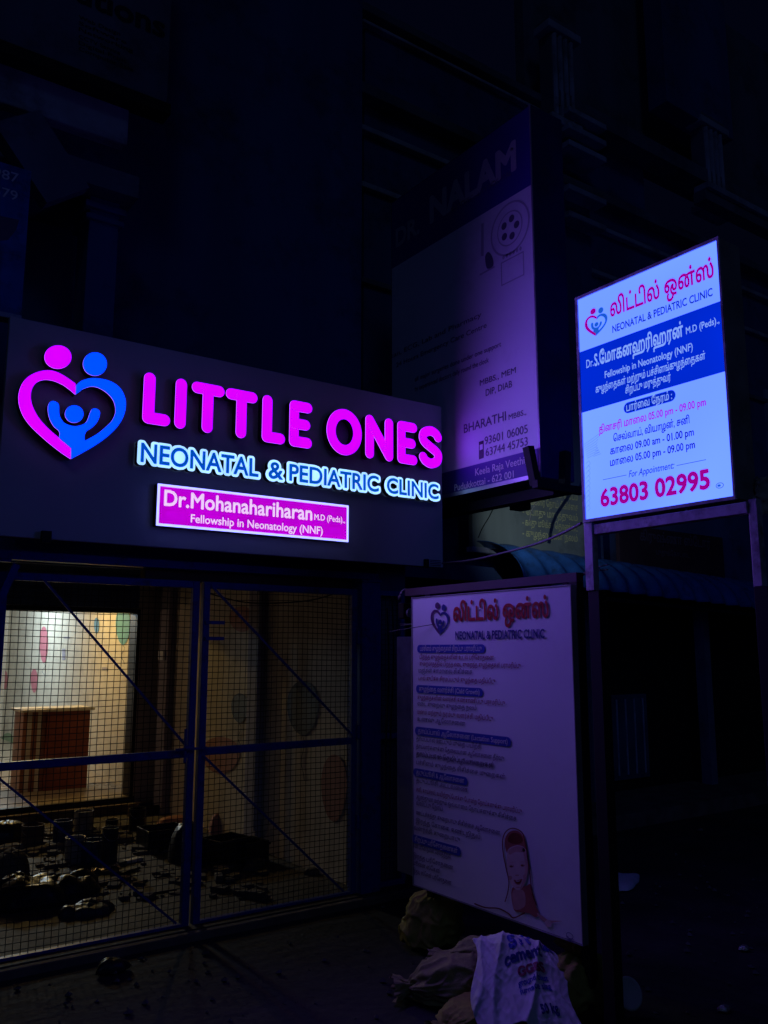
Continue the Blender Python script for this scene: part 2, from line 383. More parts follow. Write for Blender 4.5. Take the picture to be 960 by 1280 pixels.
# ================================================================== ground
g = MB(); n = 60
def gz(x, y): return -0.012 + 0.014*noise.noise(Vector((x*1.3, y*1.3, 0))) + 0.006*noise.noise(Vector((x*5, y*5, 3)))
xs = [-400,-60,-15,-6]+[-4+0.2*i for i in range(86)]+[16,40,120,400]; ys = [-400,-60,-15,-5]+[-3+0.2*i for i in range(41)]
vs = [(x,y,gz(x,y) if -5<x<14 and y<5 else -0.02) for y in ys for x in xs]; nx = len(xs)
g.add(vs, [(j*nx+i, j*nx+i+1, (j+1)*nx+i+1, (j+1)*nx+i) for j in range(len(ys)-1) for i in range(nx-1)])
g.add([(-400,5,-0.02),(400,5,-0.02),(400,600,-0.02),(-400,600,-0.02)], [(0,1,2,3)])
tag(g.build('street', 'street', smooth=True), kind='structure')
tag(MB().box(-3,4.2,5.05,16.5,-0.3,0.03).build('forecourt_floor','floor'), kind='structure')
tag(MB().box(-3,4.3,4.99,5.049,-0.3,0.025).build('gate_threshold','kerb', bevel=0.006), kind='structure')
# loose pebbles and grit
pb = MB(); rnd = random.Random(3)
for i in range(700):
    x, y = rnd.uniform(0.5,6.5), rnd.uniform(1.5,4.9); r = rnd.choice([0.004,0.006,0.009,0.015,0.022]); z = gz(x,y)+r*0.4
    d = [Vector((rnd.uniform(.7,1.2)*r*a, rnd.uniform(.7,1.2)*r*b, rnd.uniform(.5,.9)*r*c)) for a,b,c in ((1,0,0),(-1,0,0),(0,1,0),(0,-1,0),(0,0,1),(0,0,-1))]
    pb.add([Vector((x,y,z))+q for q in d], [(0,2,4),(2,1,4),(1,3,4),(3,0,4),(2,0,5),(1,2,5),(3,1,5),(0,3,5)])
tag(pb.build('loose_gravel','pebble'), 'loose grit and pebbles on the dark street', kind='stuff')

# ================================================================== clinic building
cb = thing('clinic_building', 'dark clinic building with a lit room behind its mesh gate', 'building', (3.5, 5.2, 0))
W = 0.0
MB().box(3.502,3.74,5.35,16.4,0,2.72).build('side_wall','plaster',cb)
# partition with the doorway to the lit room
mb = MB(); mb.box(3.26,3.50,9.05,9.2,0.03,2.72); mb.box(-3,-1.2,9.05,9.2,0.03,2.72); mb.box(-1.2,3.26,9.05,9.2,2.09,2.72); mb.build('partition_wall','plaster',cb)
MB().box(-3,3.5,16.2,16.35,0.03,2.72).build('room_back_wall','plaster',cb)
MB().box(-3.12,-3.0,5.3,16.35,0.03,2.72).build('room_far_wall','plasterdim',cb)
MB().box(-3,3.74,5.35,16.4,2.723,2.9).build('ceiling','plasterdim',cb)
MB().box(-3,3.499,9.06,16.19,0.032,0.17).build('room_floor','tile',cb)
df = MB(); df.box(3.222,3.258,9.0,9.21,0.17,2.09); df.box(-1.2,-1.16,9.0,9.21,0.17,2.09); df.box(-1.16,3.22,9.0,9.21,2.05,2.092); df.box(-1.2,3.27,8.985,9.046,0.13,0.175)
df.build('door_frame','frame',cb)
MB().box(1.2,3.5,8.90,8.985,0.03,0.12).build('door_step','kerb',cb)
sb = MB(); 
for i in range(7): sb.box(-1,3.2,8.90-0.012*(i%2),8.98,2.10+0.085*i,2.18+0.085*i)
sb.build('rolled_shutter','wallblue',cb)
pr = MB().box(3.42,3.499,8.62,8.86,0.03,2.72).build('pier','pier',cb)
MB().box(3.44,3.499,6.62,6.84,0.03,2.72).build('pier','pier',cb, bevel=0.01)
MB().box(3.39,3.419,8.66,8.80,1.56,1.66).build('switch_plate','iwhite',pr, bevel=0.004)
MB().tube([(3.42,6.60,0.2),(3.42,6.60,2.7)],0.011).build('conduit','alu',cb)
fr = FX(3.5)
for name, x, y, rx, ry, m in [('p',55,806,5.2,23,'dpink'),('p',43,851,4.2,15,'dpink'),('p',6,850,4,12,'dpink'),('p',154,782,9,24,'dteal'),('p',121,782,3.2,10,'dblue'),
        ('p',300,885,10.5,18.5,'dgrey'),('p',379,885,19.5,34,'dgrey'),('p',303,774,16,16,'dred'),('p',276,944,24,23,'dred'),('p',10,938,10,22,'dgreen'),('p',418,985,16,42,'dred')]:
    pts = []
    for k in range(28):
        a = 2*math.pi*k/28; e = 1.0 if math.sin(a) < 0 else 1.0-0.0*math.sin(a)
        pts.append(fr.uv(x+rx*math.cos(a)*(1-0.12*math.sin(a)*1), y+ry*math.sin(a)))
    patch('balloon_decal', fr, pts, 0.004, m, cb)
# pencilled string marks under the balloons
for x, y0, y1 in [(379,919,975),(300,904,935),(154,806,830),(55,829,846)]:
    MB().tube([fr.pt(*fr.uv(x+2*math.sin(k), y0+(y1-y0)*k/8), 0.005) for k in range(9)],0.003,4).build('balloon_string','dgrey',cb)
# sockets and cracks on the lit wall
for x, y, a_, b_ in [(80,818,2,7),(131,836,3,2),(84,797,4,1)]:
    pts = [fr.uv(x-a_,y-b_),fr.uv(x-a_,y+b_),fr.uv(x+a_,y+b_),fr.uv(x+a_,y-b_)]
    patch('wall_mark', fr, pts, 0.004, 'pier', cb)
# front beam, right end wall of the ground floor, upper storey
MB().box(-3,3.74,5.28,5.348,2.16,2.72).build('lintel','wallblue',cb)
MB().box(3.66,3.92,5.2,5.34,0,2.9).build('end_wall','wallnight',cb)
MB().box(-3,4.2,5.2,6.2,2.92,3.06).build('canopy_slab','wallnight',cb)
MB().box(-3,4.25,6.3,6.5,3.06,9.4).build('upper_wall','wallblue',cb)
MB().box(4.1,4.26,6.51,11,2.9,9.4).build('upper_side_wall','wallnight',cb)
fu = FY(5.7)
u0,_ = fu.uv(108,330); u1,_ = fu.uv(146,330); zt = fu.uv(120,246)[1]
co = MB(); co.box(u0,u1,5.7,5.98,3.061,zt); co.box(u0-.04,u1+.04,5.66,6.02,zt-0.10,zt-0.05); co.box(u0-.03,u1+.03,5.67,6.01,zt-0.18,zt-0.14)
co.build('column','wallblue',cb, bevel=0.008)
zb = fu.uv(100,155)[1]
bl = MB().box(-3,u1+.08,5.55,6.299,zt,zt+0.16); bl.build('balcony_slab','wallnight',cb)
bl = MB().box(-3,u1+.0,5.60,5.70,zb-0.1,zb+0.5); bl.build('balcony_parapet','wallpale',cb, bevel=0.01)
p0 = FY(5.5)
a = p0.pt(*p0.uv(18,150)); b = p0.pt(*p0.uv(82,248)); MB().beam(a,b,0.35,0.10,up=(0,-1,0.2)).build('sloping_brace','wallnight',cb)

# ================================================================== signboard LITTLE ONES
fp = FY(4.9)
sg = thing('clinic_signboard', 'long dark signboard with glowing pink letters above the mesh gate', 'signboard', (2.5, 4.98, 2.26))
MB().box(0.955,4.045,4.90,4.94,2.26,3.488).build('panel','panel',sg, bevel=0.003)
tr = MB()
for x in (1.0,2.0,3.0,3.95): tr.beam((x,4.965,2.3),(x,4.965,3.4),0.04); tr.beam((x,4.985,2.6),(x,5.22,2.6),0.03)
tr.beam((0.98,4.965,2.28),(4.02,4.965,2.28),0.035); tr.beam((0.98,4.965,3.45),(4.02,4.965,3.45),0.035); tr.build('rear_frame','blk',sg)
MB().box(1.19,1.24,4.86,4.897,2.235,2.30).build('bracket','blk',sg); MB().box(3.86,3.89,4.87,4.897,2.25,2.31).build('bracket','blk',sg)
for k in range(4): MB().box(3.92,4.02,4.895,4.899,2.27+k*0.012,2.274+k*0.012).build('vent_slot','blk',sg)
WF = 0.085     # how far the lit faces stand off the panel
ff = FY(4.9-WF)
def lit_part(name, loops, face, w=WF, depth=0.06, parent=sg, rim=True, label=None):
    mb = MB()
    for i, (o, hs) in enumerate(loops):
        mb.mi = 0; mb.poly(fp, o, w+i*0.0003, hs)
        mb.mi = 1; mb.wall(fp, o, w-depth, w-0.004+i*0.0003)
        for h in hs: mb.wall(fp, h, w-depth, w-0.004+i*0.0003)
        if rim:
            mb.mi = 2; mb.wall(fp, o, w-0.0038, w+i*0.0003)
    for i, (o, hs) in enumerate(loops):
        mb.mi = 1; mb.poly(fp, o, w-depth-i*0.0002, hs)
    return mb.build(name, [face,'return','rim'], parent)
V0, V1 = 3.008, 3.305
ff_u = lambda x, y=520: ff.uv(x, y)[0]
V1 = ff.uv(188,466)[1]; V0 = ff.uv(196,531)[1]
t = 0.5*(ff_u(234)-ff_u(218))*0.87
def L_(x0, x1): a, b = ff_u(x0,500)+t, ff_u(x1,520)-t; return [[(a,V1-t),(a,V0+t)],[(a,V0+t),(b,V0+t)]]
H = V1-V0; mid = (V0+V1)/2
def letters():
    yield 'L', L_(179,212.8)
    a = ff_u(226,505); yield 'I', [[(a,V1-t),(a,V0+t)]]
    for x0,x1 in ((240,280.7),(282.8,322)):
        a, b = ff_u(x0,485)+t, ff_u(x1,490)-t; yield 'T', [[(a,V1-t),(b,V1-t)],[((a+b)/2,V1-t),((a+b)/2,V0+t)]]
    yield 'L', L_(328.5,356.7)
    a, b = ff_u(362,525)+t, ff_u(390,530)-t; yield 'E', [[(a,V1-t),(a,V0+t)],[(a,V1-t),(b,V1-t)],[(a,mid),(b-0.014,mid)],[(a,V0+t),(b,V0+t)]]
    a, b = ff_u(408.5,540), ff_u(452.2,540); c = (a+b)/2
    yield 'O', ('ring', c, mid, (b-a)/2, H/2+0.006)
    a, b = ff_u(457,545)+t, ff_u(491.3,548)-t; yield 'N', [[(a,V0+t),(a,V1-t)],[(a,V1-t),(b,V0+t)],[(b,V0+t),(b,V1-t)]]
    a, b = ff_u(497,550)+t, ff_u(521.3,552)-t; yield 'E', [[(a,V1-t),(a,V0+t)],[(a,V1-t),(b,V1-t)],[(a,mid),(b-0.014,mid)],[(a,V0+t),(b,V0+t)]]
    a, b = ff_u(524,558)+t, ff_u(552.3,558)-t; m_ = (a+b)/2; q = (H/2-t)/2
    s_ = [(b,V1-t-q*0.62),(b-0.02,V1-t-0.012),(m_,V1-t+0.003),(a+0.012,V1-t-0.022),(a,mid+q*0.95),(a+0.022,mid+0.028),(m_,mid),(b-0.018,mid-0.030),(b,mid-q*0.95),(b-0.014,V0+t+0.020),(m_,V0+t-0.003),(a+0.02,V0+t+0.014),(a,V0+t+q*0.62)]
    yield 'S', [sm(s_,4,False)]
mag = (0.21,0.06,1.0)
def spot(name, loc, col, power):      # light leaving the front of a lit face, none goes back to the panel
    l = lamp(name, loc-sg.location, col, power, 0.0, 'SPOT', (R(-90),0,0)); l.data.spot_size = R(178); l.data.spot_blend = 1.0; l.parent = sg
for ch, st in letters():
    if st[0] == 'ring':
        _, cu, cv, ru, rv = st; loops = [(ell(cu,cv,ru,rv,44),[ell(cu,cv,ru-2*t,rv-2*t,36)])]
    else:
        loops = []
        if ch == 'S': q_ = st[0]; st = [q_[k:k+7] for k in range(0, len(q_)-1, 6)]
        for s_ in st:
            pth = s_ if len(s_) > 2 else [tuple(s_[0][c]+(s_[1][c]-s_[0][c])*k/3 for c in (0,1)) for k in range(4)]
            loops.append((ribbon(pth, t*1.0), []))
    lit_part('letter', loops, 'pink')
    us = [p[0] for o,_ in loops for p in o]; cx = (min(us)+max(us))/2
    spot('letter_glow', Vector((cx, 4.9-WF-0.012, mid)), mag, 20.0 if cx < 2.9 else 10.0 if cx < 3.4 else 2.0)
T = lambda x, y: ff.uv(x/3.2, y/3.2+380)
for k, l in logo_shapes(T):
    l = l[::-1] if False else l
    lit_part('emblem', [(l,[])], k)
for (x,y,c,pw) in ((30,520,mag,1.6),(148,510,(0.02,0.12,1.0),1.6),(92,550,(0.02,0.12,1.0),1.0),(72,446,mag,0.8),(118,456,(0.02,0.12,1.0),0.8)):
    spot('emblem_glow', ff.pt(*ff.uv(x,y),0.012), c, pw*2.5)
# NEONATAL & PEDIATRIC CLINIC
def baseline(x): return (x, 577+(x-175)*(624-577)/(549-175))
for word, x0, x1, cap in (('NEONATAL',175.5,323,22.5),('&',335.5,353.5,20.5),('PEDIATRIC',361.5,473.5,19.6),('CLINIC',483.5,548.3,18.2)):
    fr = FY(4.9-0.062)
    hal = place_text(word, fr, baseline(x0), baseline(x1), cap, 0.0, 4)
    # broad white backing that follows the letters
    mb = MB()
    outs = []
    for (o, hs) in hal:
        cu = sum(p[0] for p in o)/len(o)
        n_ = len(o); r_ = 0.021
        # grow the outline by offsetting convexly: sweep small discs along the outline
        for i, p in enumerate(o):
            pass
    grown = place_text(word, fr, baseline(x0), baseline(x1), cap, 0.0, 4)
    k_ = 0
    for (o, hs) in grown:
        dense = []
        for i, p in enumerate(o):
            q = o[(i+1)%len(o)]; d = math.hypot(q[0]-p[0], q[1]-p[1]); m_ = max(1, int(d/0.02))
            dense += [(p[0]+(q[0]-p[0])*j/m_, p[1]+(q[1]-p[1])*j/m_) for j in range(m_)]
        mb.mi = 0; mb.poly(fr, o, -0.003)
        for i in range(len(dense)):
            p, q = dense[i], dense[(i+1)%len(dense)]; k_ += 1
            if math.hypot(q[0]-p[0], q[1]-p[1]) < 1e-6: continue
            rb = ribbon([p,((p[0]+q[0])/2,(p[1]+q[1])/2),q], 0.0195)
            w_ = -0.003-(k_ % 40)*0.00006
            mb.mi = 0; mb.add([fr.pt(c[0],c[1],w_) for c in rb][::-1], [tuple(range(len(rb)))[::-1]])
            mb.mi = 1; mb.wall(fr, rb, -0.045, w_-0.0005)
    mb.build('letter_backing', ['halo','return'], sg)
    by_letter(place_text(word, fr, baseline(x0), baseline(x1), cap, 0.022, 5), fr, 0.0, 0.0002, 'letblue', sg)
for x in (200,260,320,380,440):
    spot('halo_glow', fp.pt(*fp.uv(*baseline(x)),0.08), (0.45,0.75,1.0), 2.4)
# doctor's name box
nbx = sg
uL, uR, vT, vB = 1.843, 3.2, 2.638, 2.395
fb = FY(4.9-0.06); c0 = fb.uv(197,604.4); c1 = fb.uv(195.3,657.5); c2 = fb.uv(435.6,632); c3 = fb.uv(435,677)
uL, uR, vT, vB = (c0[0]+c1[0])/2, (c2[0]+c3[0])/2, (c0[1]+c2[1])/2, (c1[1]+c3[1])/2
box = MB().fbox(fp,uL,uR,vB,vT,0.004,0.0585).build('name_box','return',sg)
b_ = 0.014; mb = MB()
for a_ in ((uL,uR,vT-b_,vT),(uL,uR,vB,vB+b_),(uL,uL+b_,vB+b_,vT-b_),(uR-b_,uR,vB+b_,vT-b_)): mb.fbox(fp,*a_,0.0588,0.064)
mb.build('border','boxrim',box)
MB().poly(fb,[(uL+b_,vB+b_),(uR-b_,vB+b_),(uR-b_,vT-b_),(uL+b_,vT-b_)],0.0015).build('name_panel','boxpink',box)
write('Dr.Mohanahariharan', fb, (204.5,632.5), (390,649.5), 18.3, 'boxtext', box, 0.003, 0.022)
write('M.D (Peds).,', fb, (392.5,649.5), (431,653.7), 7.2, 'boxtext', box, 0.003, 0.016)
write('Fellowship in Neonatology (NNF)', fb, (238,652.8), (403,668), 9.6, 'boxtext', box, 0.003, 0.016)
for x in (240,320,400):
    spot('name_box_glow', fb.pt(*fb.uv(x,650),0.02), (0.40,0.14,1.0), 2.4)

# ================================================================== lit pole sign
XS = 3.14; fl = FX(XS)
ps = thing('pole_sign', 'glowing white and blue clinic lightbox raised on posts at the right', 'signboard', (3.2, 2.35, 2.27))
ya, yb, za, zb_ = 1.952, 2.737, 2.268, 3.370      # near edge, far edge, bottom, top
body = MB(); body.box(XS+0.004,XS+0.15,ya-0.004,yb+0.004,za-0.01,zb_+0.012); body.build('box_body','sidemetal',ps, bevel=0.004)
fm = MB()
for a_ in ((-yb-.006,-ya+.006,za-.014,za),(-yb-.006,-ya+.006,zb_,zb_+.014),(-yb-.006,-yb+.008,za,zb_),(-ya-.003,-ya+.006,za,zb_)): fm.fbox(fl,*a_,0.0,0.010)
fm.build('edge_trim','steel',ps)
B = lambda x, y: fl.uv(x, y)
patch('lit_face', fl, [(-yb,za),(-ya,za),(-ya,zb_),(-yb,zb_)], 0.002, 'lface', ps)
vt = (B(724.9,441.7)[1]+B(902.6,374.8)[1])/2; vb = (B(726.8,516.6)[1]+B(907.2,464.2)[1])/2
patch('blue_band', fl, [(-yb+.008,vb),(-ya-.003,vb),(-ya-.003,vt),(-yb+.008,vt)], 0.0032, 'lband', ps)
Wp = lambda s,a,b,c,m,bold=0.014,sl=0: write(s, fl, a, b, c, m, ps, 0.0045, bold, 3, sl)
Wp('லிட்டில் ஒன்ஸ்',(763.7,396.5),(893.5,345),20.5,'lpink',0.028)
Wp('NEONATAL & PEDIATRIC CLINIC',(766.4,416.2),(891.8,369.8),9.4,'lblue',0.022)
Wp('Dr.',(733.9,460.5),(743,457.2),10,'lwhite',0.01)
Wp('S.மோகனஹரிஹரன்',(743.9,455.5),(855.2,422.5),15.5,'lwhite',0.026)
Wp('M.D (Peds).,',(858.5,417.5),(900.2,404.5),8.6,'lwhite')
Wp('Fellowship in Neonatology (NNF)',(756.9,472),(867,438.5),8.8,'lwhite')
Wp('குழந்தைகள் மற்றும் பச்சிளங்குழந்தைகள்',(745.5,490.5),(882.8,449.5),8.8,'lwhite',0.014)
Wp('சிறப்பு மருத்துவர்',(782.6,492),(839.5,475.5),8.8,'lwhite',0.014)
def pill(fr, a, b, h, m, parent, w):
    u0,v0 = fr.uv(*a); u1,v1 = fr.uv(*b); mx = ((a[0]+b[0])/2,(a[1]+b[1])/2); hh = abs(fr.uv(mx[0],mx[1]-h)[1]-fr.uv(*mx)[1])/2; v = (v0+v1)/2
    r = hh; pts = [(u0+r+r*math.cos(math.pi/2+math.pi*k/8), v+r*math.sin(math.pi/2+math.pi*k/8)) for k in range(9)]+[(u1-r+r*math.cos(-math.pi/2+math.pi*k/8), v+r*math.sin(-math.pi/2+math.pi*k/8)) for k in range(9)]
    return patch('heading_pill', fr, pts, w, m, parent)
pill(fl,(780.2,511),(845,493.5),14,'lband',ps,0.0032)
Wp('பார்வை நேரம் :',(784,514.5),(841,498.5),9.2,'lwhite',0.014)
Wp('தினசரி மாலை 05.00 pm - 09.00 pm',(749.6,541),(883.4,507),9,'lpink',0.02)
Wp('செவ்வாய், வியாழன், சனி',(767.7,551.3),(863,529.8),8.6,'lnavy',0.018)
Wp('காலை 09.00 am - 01.00 pm',(763.7,568),(868.5,544.5),9,'lnavy',0.018)
Wp('மாலை 05.00 pm - 09.00 pm',(763.7,582),(869.8,560.7),9,'lnavy',0.018)
Wp('For Appointment:',(786.7,595.6),(843.2,587),8.4,'lblue',0.008,0.22)
Wp('63803 02995',(751.5,632),(889,611.2),22,'lpink',0.038)
for p, q in (((754.5,600),(784,593.8)),((846.5,581.8),(883.4,575))):
    a, b = B(*p), B(*q); v = (a[1]+b[1])/2; patch('rule_line', fl, [(a[0],v-.0012),(b[0],v-.0012),(b[0],v+.0012),(a[0],v+.0012)],0.0045,'lblue',ps)
small_logo.sl = -0.36
small_logo(fl, 731.7, 760, 384.5, 420, ps, 'lpink', 'lmid', 0.0045)
c = B(900.5,607); patch('badge', fl, ell(c[0],c[1],.018,.012,20), 0.0045, 'lblue', ps, [ell(c[0],c[1],.0155,.0098,20)[::-1]])
patch('badge', fl, ell(c[0]-.003,c[1],.008,.005,12), 0.0047, 'lmid', ps)
gh = MB()          # faint winged ornament printed down both edges
for k in range(9):
    a = B(730+k*0.7, 556+k*2.4); pth = sm([a,(a[0]+.05+.004*k,a[1]+.016),(a[0]+.10-.008*k,a[1]+.035-.003*k)],4,False); gh.poly(fl, ribbon(pth,.0011), 0.0036+k*0.0001)
for k in range(10):
    a = B(733, 580+k*6.2); gh.poly(fl, ribbon(sm([a,(a[0]+.018,a[1]+.012),(a[0]+.026,a[1]-.004),(a[0]+.012,a[1]-.012)],4,False),.0011), 0.0036+k*0.0001)
gh.build('watermark','lghost',ps)
# the back of the box is lit as well
patch('lit_rear_face', Frame((XS+0.152,0,0),(0,1,0),(1,0,0)), [(ya+.03,za+.03),(yb-.03,za+.03),(yb-.03,zb_-.03),(ya+.03,zb_-.03)], 0.001, 'lface', ps)
MB().box(XS-0.002,XS+0.036,yb-0.040,yb+0.010,1.93,za-0.015).build('post_sleeve','steel',ps, bevel=0.003)
MB().box(XS+0.004,XS+0.060,yb-0.062,yb+0.004,-0.02,1.929).build('post','blk',ps, bevel=0.003)
MB().box(XS+0.010,XS+0.046,ya-0.085,ya-0.046,1.90,za-0.02).build('post_sleeve','steel',ps, bevel=0.003)
MB().box(XS+0.012,XS+0.068,ya-0.105,ya-0.045,-0.02,1.899).build('post','blk',ps, bevel=0.003)  # lower length coloured black for the darkness the near post fades into
MB().box(XS+0.004,XS+0.052,ya-0.045,yb-0.041,za-0.075,za-0.028).build('cross_bar','steel',ps, bevel=0.003)
MB().box(XS+0.053,XS+0.058,ya-0.044,ya+0.02,za-0.07,za-0.03).build('bracket','alu',ps)
for y in (2.55,2.2): MB().tube([(XS+0.028,y,za-0.028),(XS+0.028,y,za-0.004)],0.006,6).build('bolt','alu',ps)
# scrap of film caught on the near lower corner
fm = MB(); rnd = random.Random(5); N_ = 14
P_ = []
for j in range(N_):
    for i in range(N_):
        a, b = i/(N_-1), j/(N_-1); r_ = .03*(1-.5*abs(b-.4))
        P_.append(Vector((XS+.16+ .035*math.sin(a*5+b*3)*1, ya-0.03-.03*math.cos(a*4), za-0.06+.15*b)) + Vector((rnd.uniform(-1,1),rnd.uniform(-1,1),rnd.uniform(-1,1)))*.008)
fm.add(P_, [(j*N_+i,j*N_+i+1,(j+1)*N_+i+1,(j+1)*N_+i) for j in range(N_-1) for i in range(N_-1)])
tag(fm.build('plastic_film','film',smooth=True),'crumpled pale plastic film caught at the lower right corner of the glowing lightbox','plastic film')

# ================================================================== white notice board
fw = FX(3.14)
nb_ = thing('notice_board', 'tall white clinic notice board with a laughing baby at its lower corner', 'notice board', (3.17, 3.5, 0.33))
yN, yF, z0, z1 = 2.850, 4.10, 0.342, 1.961
MB().box(3.143,3.175,yN,yF,z0,z1).build('backing_sheet','flex',nb_, bevel=0.002)
er = MB(); er.box(3.139,3.178,yN-0.006,yN-0.001,z0,z1); er.box(3.139,3.178,yF+.001,yF+0.006,z0,z1); er.box(3.139,3.178,yN-.006,yF+.006,z1+.001,z1+.006); er.box(3.139,3.178,yN-.006,yF+.006,z0-.006,z0-.001)
er.build('edge_trim','alu',nb_)
MB().box(3.20,3.25,2.86,4.25,1.985,2.03).build('support_rail','darkbd',nb_)
MB().box(3.20,3.25,2.86,2.91,0,1.984).build('support_post','blk',nb_); MB().box(3.20,3.25,4.0,4.05,0,1.984).build('support_post','blk',nb_)
Z7 = lambda x,y: (480+x/3.692, 720+y/3.692); Z8 = lambda x,y: (480+x/3.692, 940+y/3.692)
Ww = lambda s,a,b,c,m,bold=0.012,sl=0: write(s, fw, a, b, c, m, nb_, 0.0015, bold, 3, sl)
Ww('லிட்டில் ஒன்ஸ்',Z7(320,205),Z7(762,190),21.5,'ired',0.030)
Ww('NEONATAL & PEDIATRIC CLINIC',Z7(330,288),Z7(743,291),10.3,'inavy',0.032)
small_logo.sl = 0.0
small_logo(fw, 538.5, 561.5, 753, 793.5, nb_, 'ilogo', 'inavy', 0.0015)
for s,a,b,h in (('பச்சிளம் குழந்தைகள் சிறப்பு பராமரிப்பு',Z7(153,334),Z7(467,338),10.5),('குழந்தை வளர்ச்சி (Child Growth)',Z7(148,518),Z7(457,541),10.5),
        ('தாய்ப்பால் ஆலோசனை (Lactation Support)',Z7(143,706),Z7(587,776),11.5),('தடுப்பூசி & ஆலோசனை',Z8(136,88),Z8(386,141),10.5),('சிறப்பு பரிசோதனைகள்',Z8(128,396),Z8(355,463),11)):
    pill(fw,a,b,h,'ipill',nb_,0.0006)
    write(s, fw, (a[0]+4,a[1]+2.6), (b[0]-4,b[1]+2.6), 6.0, 'iwhite', nb_, 0.0016, 0.012, 2)
LN = ['பிறந்த குழந்தைகளின் உடல் பரிசோதனை','குறைமாதத்தில் பிறந்த எடை குறைந்த குழந்தைகள் பராமரிப்பு','மஞ்சள் காமாலை சிகிச்சை','பால் குடிக்க சிரமப்படும் குழந்தை மதிப்பீடு',
 'குழந்தைகளின் வளர்ச்சி கண்காணிப்பு பராமரிப்பு','எடை குறைவு குழந்தை நலம்','மனம் மற்றும் நரம்பு வளர்ச்சி மதிப்பீடு','உணவு ஆலோசனை',
 'தாய்ப்பால் ஊட்டும் முறை பயிற்சி','தாய்மார்களுக்கு தேவையான ஆலோசனை தீர்வு','தாய்ப்பால் சேமிப்பு முறைகள்',
 'பச்சிளம் குழந்தை சிகிச்சை முறைகள்','தாய்ப்பால் குறைவு ஆலோசனைகள்','தடுப்பூசி அட்டவணை','சளி, காய்ச்சல், வயிற்றுப்போக்கு போன்ற நோய்களுக்கு பராமரிப்பு','ஆஸ்துமா மற்றும் ஒவ்வாமை நோய்களுக்கு சிகிச்சை','வலிப்பு நோய்','ஊட்டச்சத்து குறைபாடு சிகிச்சை ஆலோசனை','இரத்த சோகை கண்டறிதல்','வளர்ச்சி குறைபாடு',
 'கண் பரிசோதனை, செவித்திறன்','இரத்த பரிசோதனை','மூளை ஸ்கேன்','இதய ஸ்கேன் பரிசோதனை']
LP = [Z7(165,384)+Z7(508,384),Z7(165,408)+Z7(632,430),Z7(160,441)+Z7(408,457),Z7(160,475)+Z7(515,502),Z7(155,560)+Z7(560,605),Z7(155,595)+Z7(428,622),Z7(155,632)+Z7(505,671),Z7(155,665)+Z7(375,694),
 Z7(150,755)+Z7(450,801),Z7(150,787)+Z7(555,858),Z7(150,822)+Z7(510,888),Z8(150,50)+Z8(560,130),Z8(150,16)+Z8(505,78),Z8(150,135)+Z8(388,188),Z8(150,172)+Z8(638,294),Z8(150,207)+Z8(612,326),Z8(150,242)+Z8(272,273),Z8(150,282)+Z8(537,389),Z8(148,318)+Z8(445,409),Z8(140,357)+Z8(352,415),
 Z8(135,440)+Z8(310,491),Z8(135,487)+Z8(320,541),Z8(135,522)+Z8(260,557),Z8(135,557)+Z8(312,611)]
for i, (s, p) in enumerate(zip(LN, LP)): write(s, fw, p[:2], p[2:], 5.4, 'ired2' if i in (0,1,3,4,6,14) else 'igrey', nb_, 0.0015, 0.01, 2)
# baby in a hooded towel
P8 = lambda l: [fw.uv(*Z8(*p)) for p in l]
bp = nb_
patch('baby_print', fw, P8(sm([(600,362),(574,374),(560,402),(560,440),(575,470),(620,455),(660,470),(657,430),(645,392),(625,368)],4)),0.0014,'skin2',bp)
patch('baby_print', fw, P8(sm([(600,372),(580,384),(572,410),(600,424),(634,420),(642,404),(628,380)],4)),0.0015,'hood',bp)
patch('baby_print', fw, P8(ribbon(sm([(560,690),(572,650),(578,600),(566,540),(552,470),(549,405),(566,365),(600,352),(640,374),(655,430),(666,500),(676,570),(682,630),(692,672),(704,705)],5,False),2.4)),0.0021,'hood',bp)
patch('baby_print', fw, P8(sm([(592,628),(655,618),(676,610),(682,650),(700,705),(716,745),(700,762),(670,744),(625,738),(598,722)],4)),0.0016,'skin2',bp)
patch('baby_print', fw, P8(sm([(596,640),(640,636),(654,670),(650,712),(618,728),(598,716)],4)),0.0018,'skinmid',bp)
patch('baby_print', fw, P8(sm([(706,742),(735,758),(760,776),(800,778),(825,780),(790,785),(755,792),(725,772)],3)),0.0018,'skinmid',bp)
patch('baby_print', fw, P8(sm([(744,782),(760,775),(775,790),(770,806),(750,804)],3)),0.0021,'skin',bp)
patch('baby_print', fw, P8(sm([(606,432),(574,450),(568,500),(574,560),(590,612),(622,638),(650,610),(664,560),(667,500),(656,450),(632,432)],4)),0.0020,'skin',bp)
patch('baby_print', fw, P8(sm([(640,440),(656,460),(667,500),(664,560),(650,606),(628,634),(640,600),(650,560),(652,510)],4)),0.0021,'skinmid',bp)
patch('baby_print', fw, P8(sm([(576,455),(606,436),(634,436),(655,452),(640,462),(606,462),(582,474)],4)),0.0021,'skinmid',bp)
for cx_, cy_, a_, b_2, m in ((590,526,12,7,'skinmid'),(641,522,11,7,'skinmid'),(590,528,8,4.5,'hood'),(641,524,8,4.5,'hood'),(593,526,1.6,1.4,'iwhite'),(644,522,1.6,1.4,'iwhite'),(590,511,12,1.6,'skinmid'),(641,507,11,1.6,'skinmid'),(615,568,9,3.5,'skinmid'),(610,570,2.4,1.6,'skin2'),(620,569,2.4,1.6,'skin2'),(584,580,9,10,'skinmid'),(650,574,7,9,'skinmid'),(620,624,10,3,'skinmid')):
    patch('baby_print', fw, P8([(cx_+a_*math.cos(k*.524), cy_+b_2*math.sin(k*.524)) for k in range(12)]),0.0022+0.00004*(m in ('hood','skin2'))+0.00008*(m=='iwhite'),m,bp)
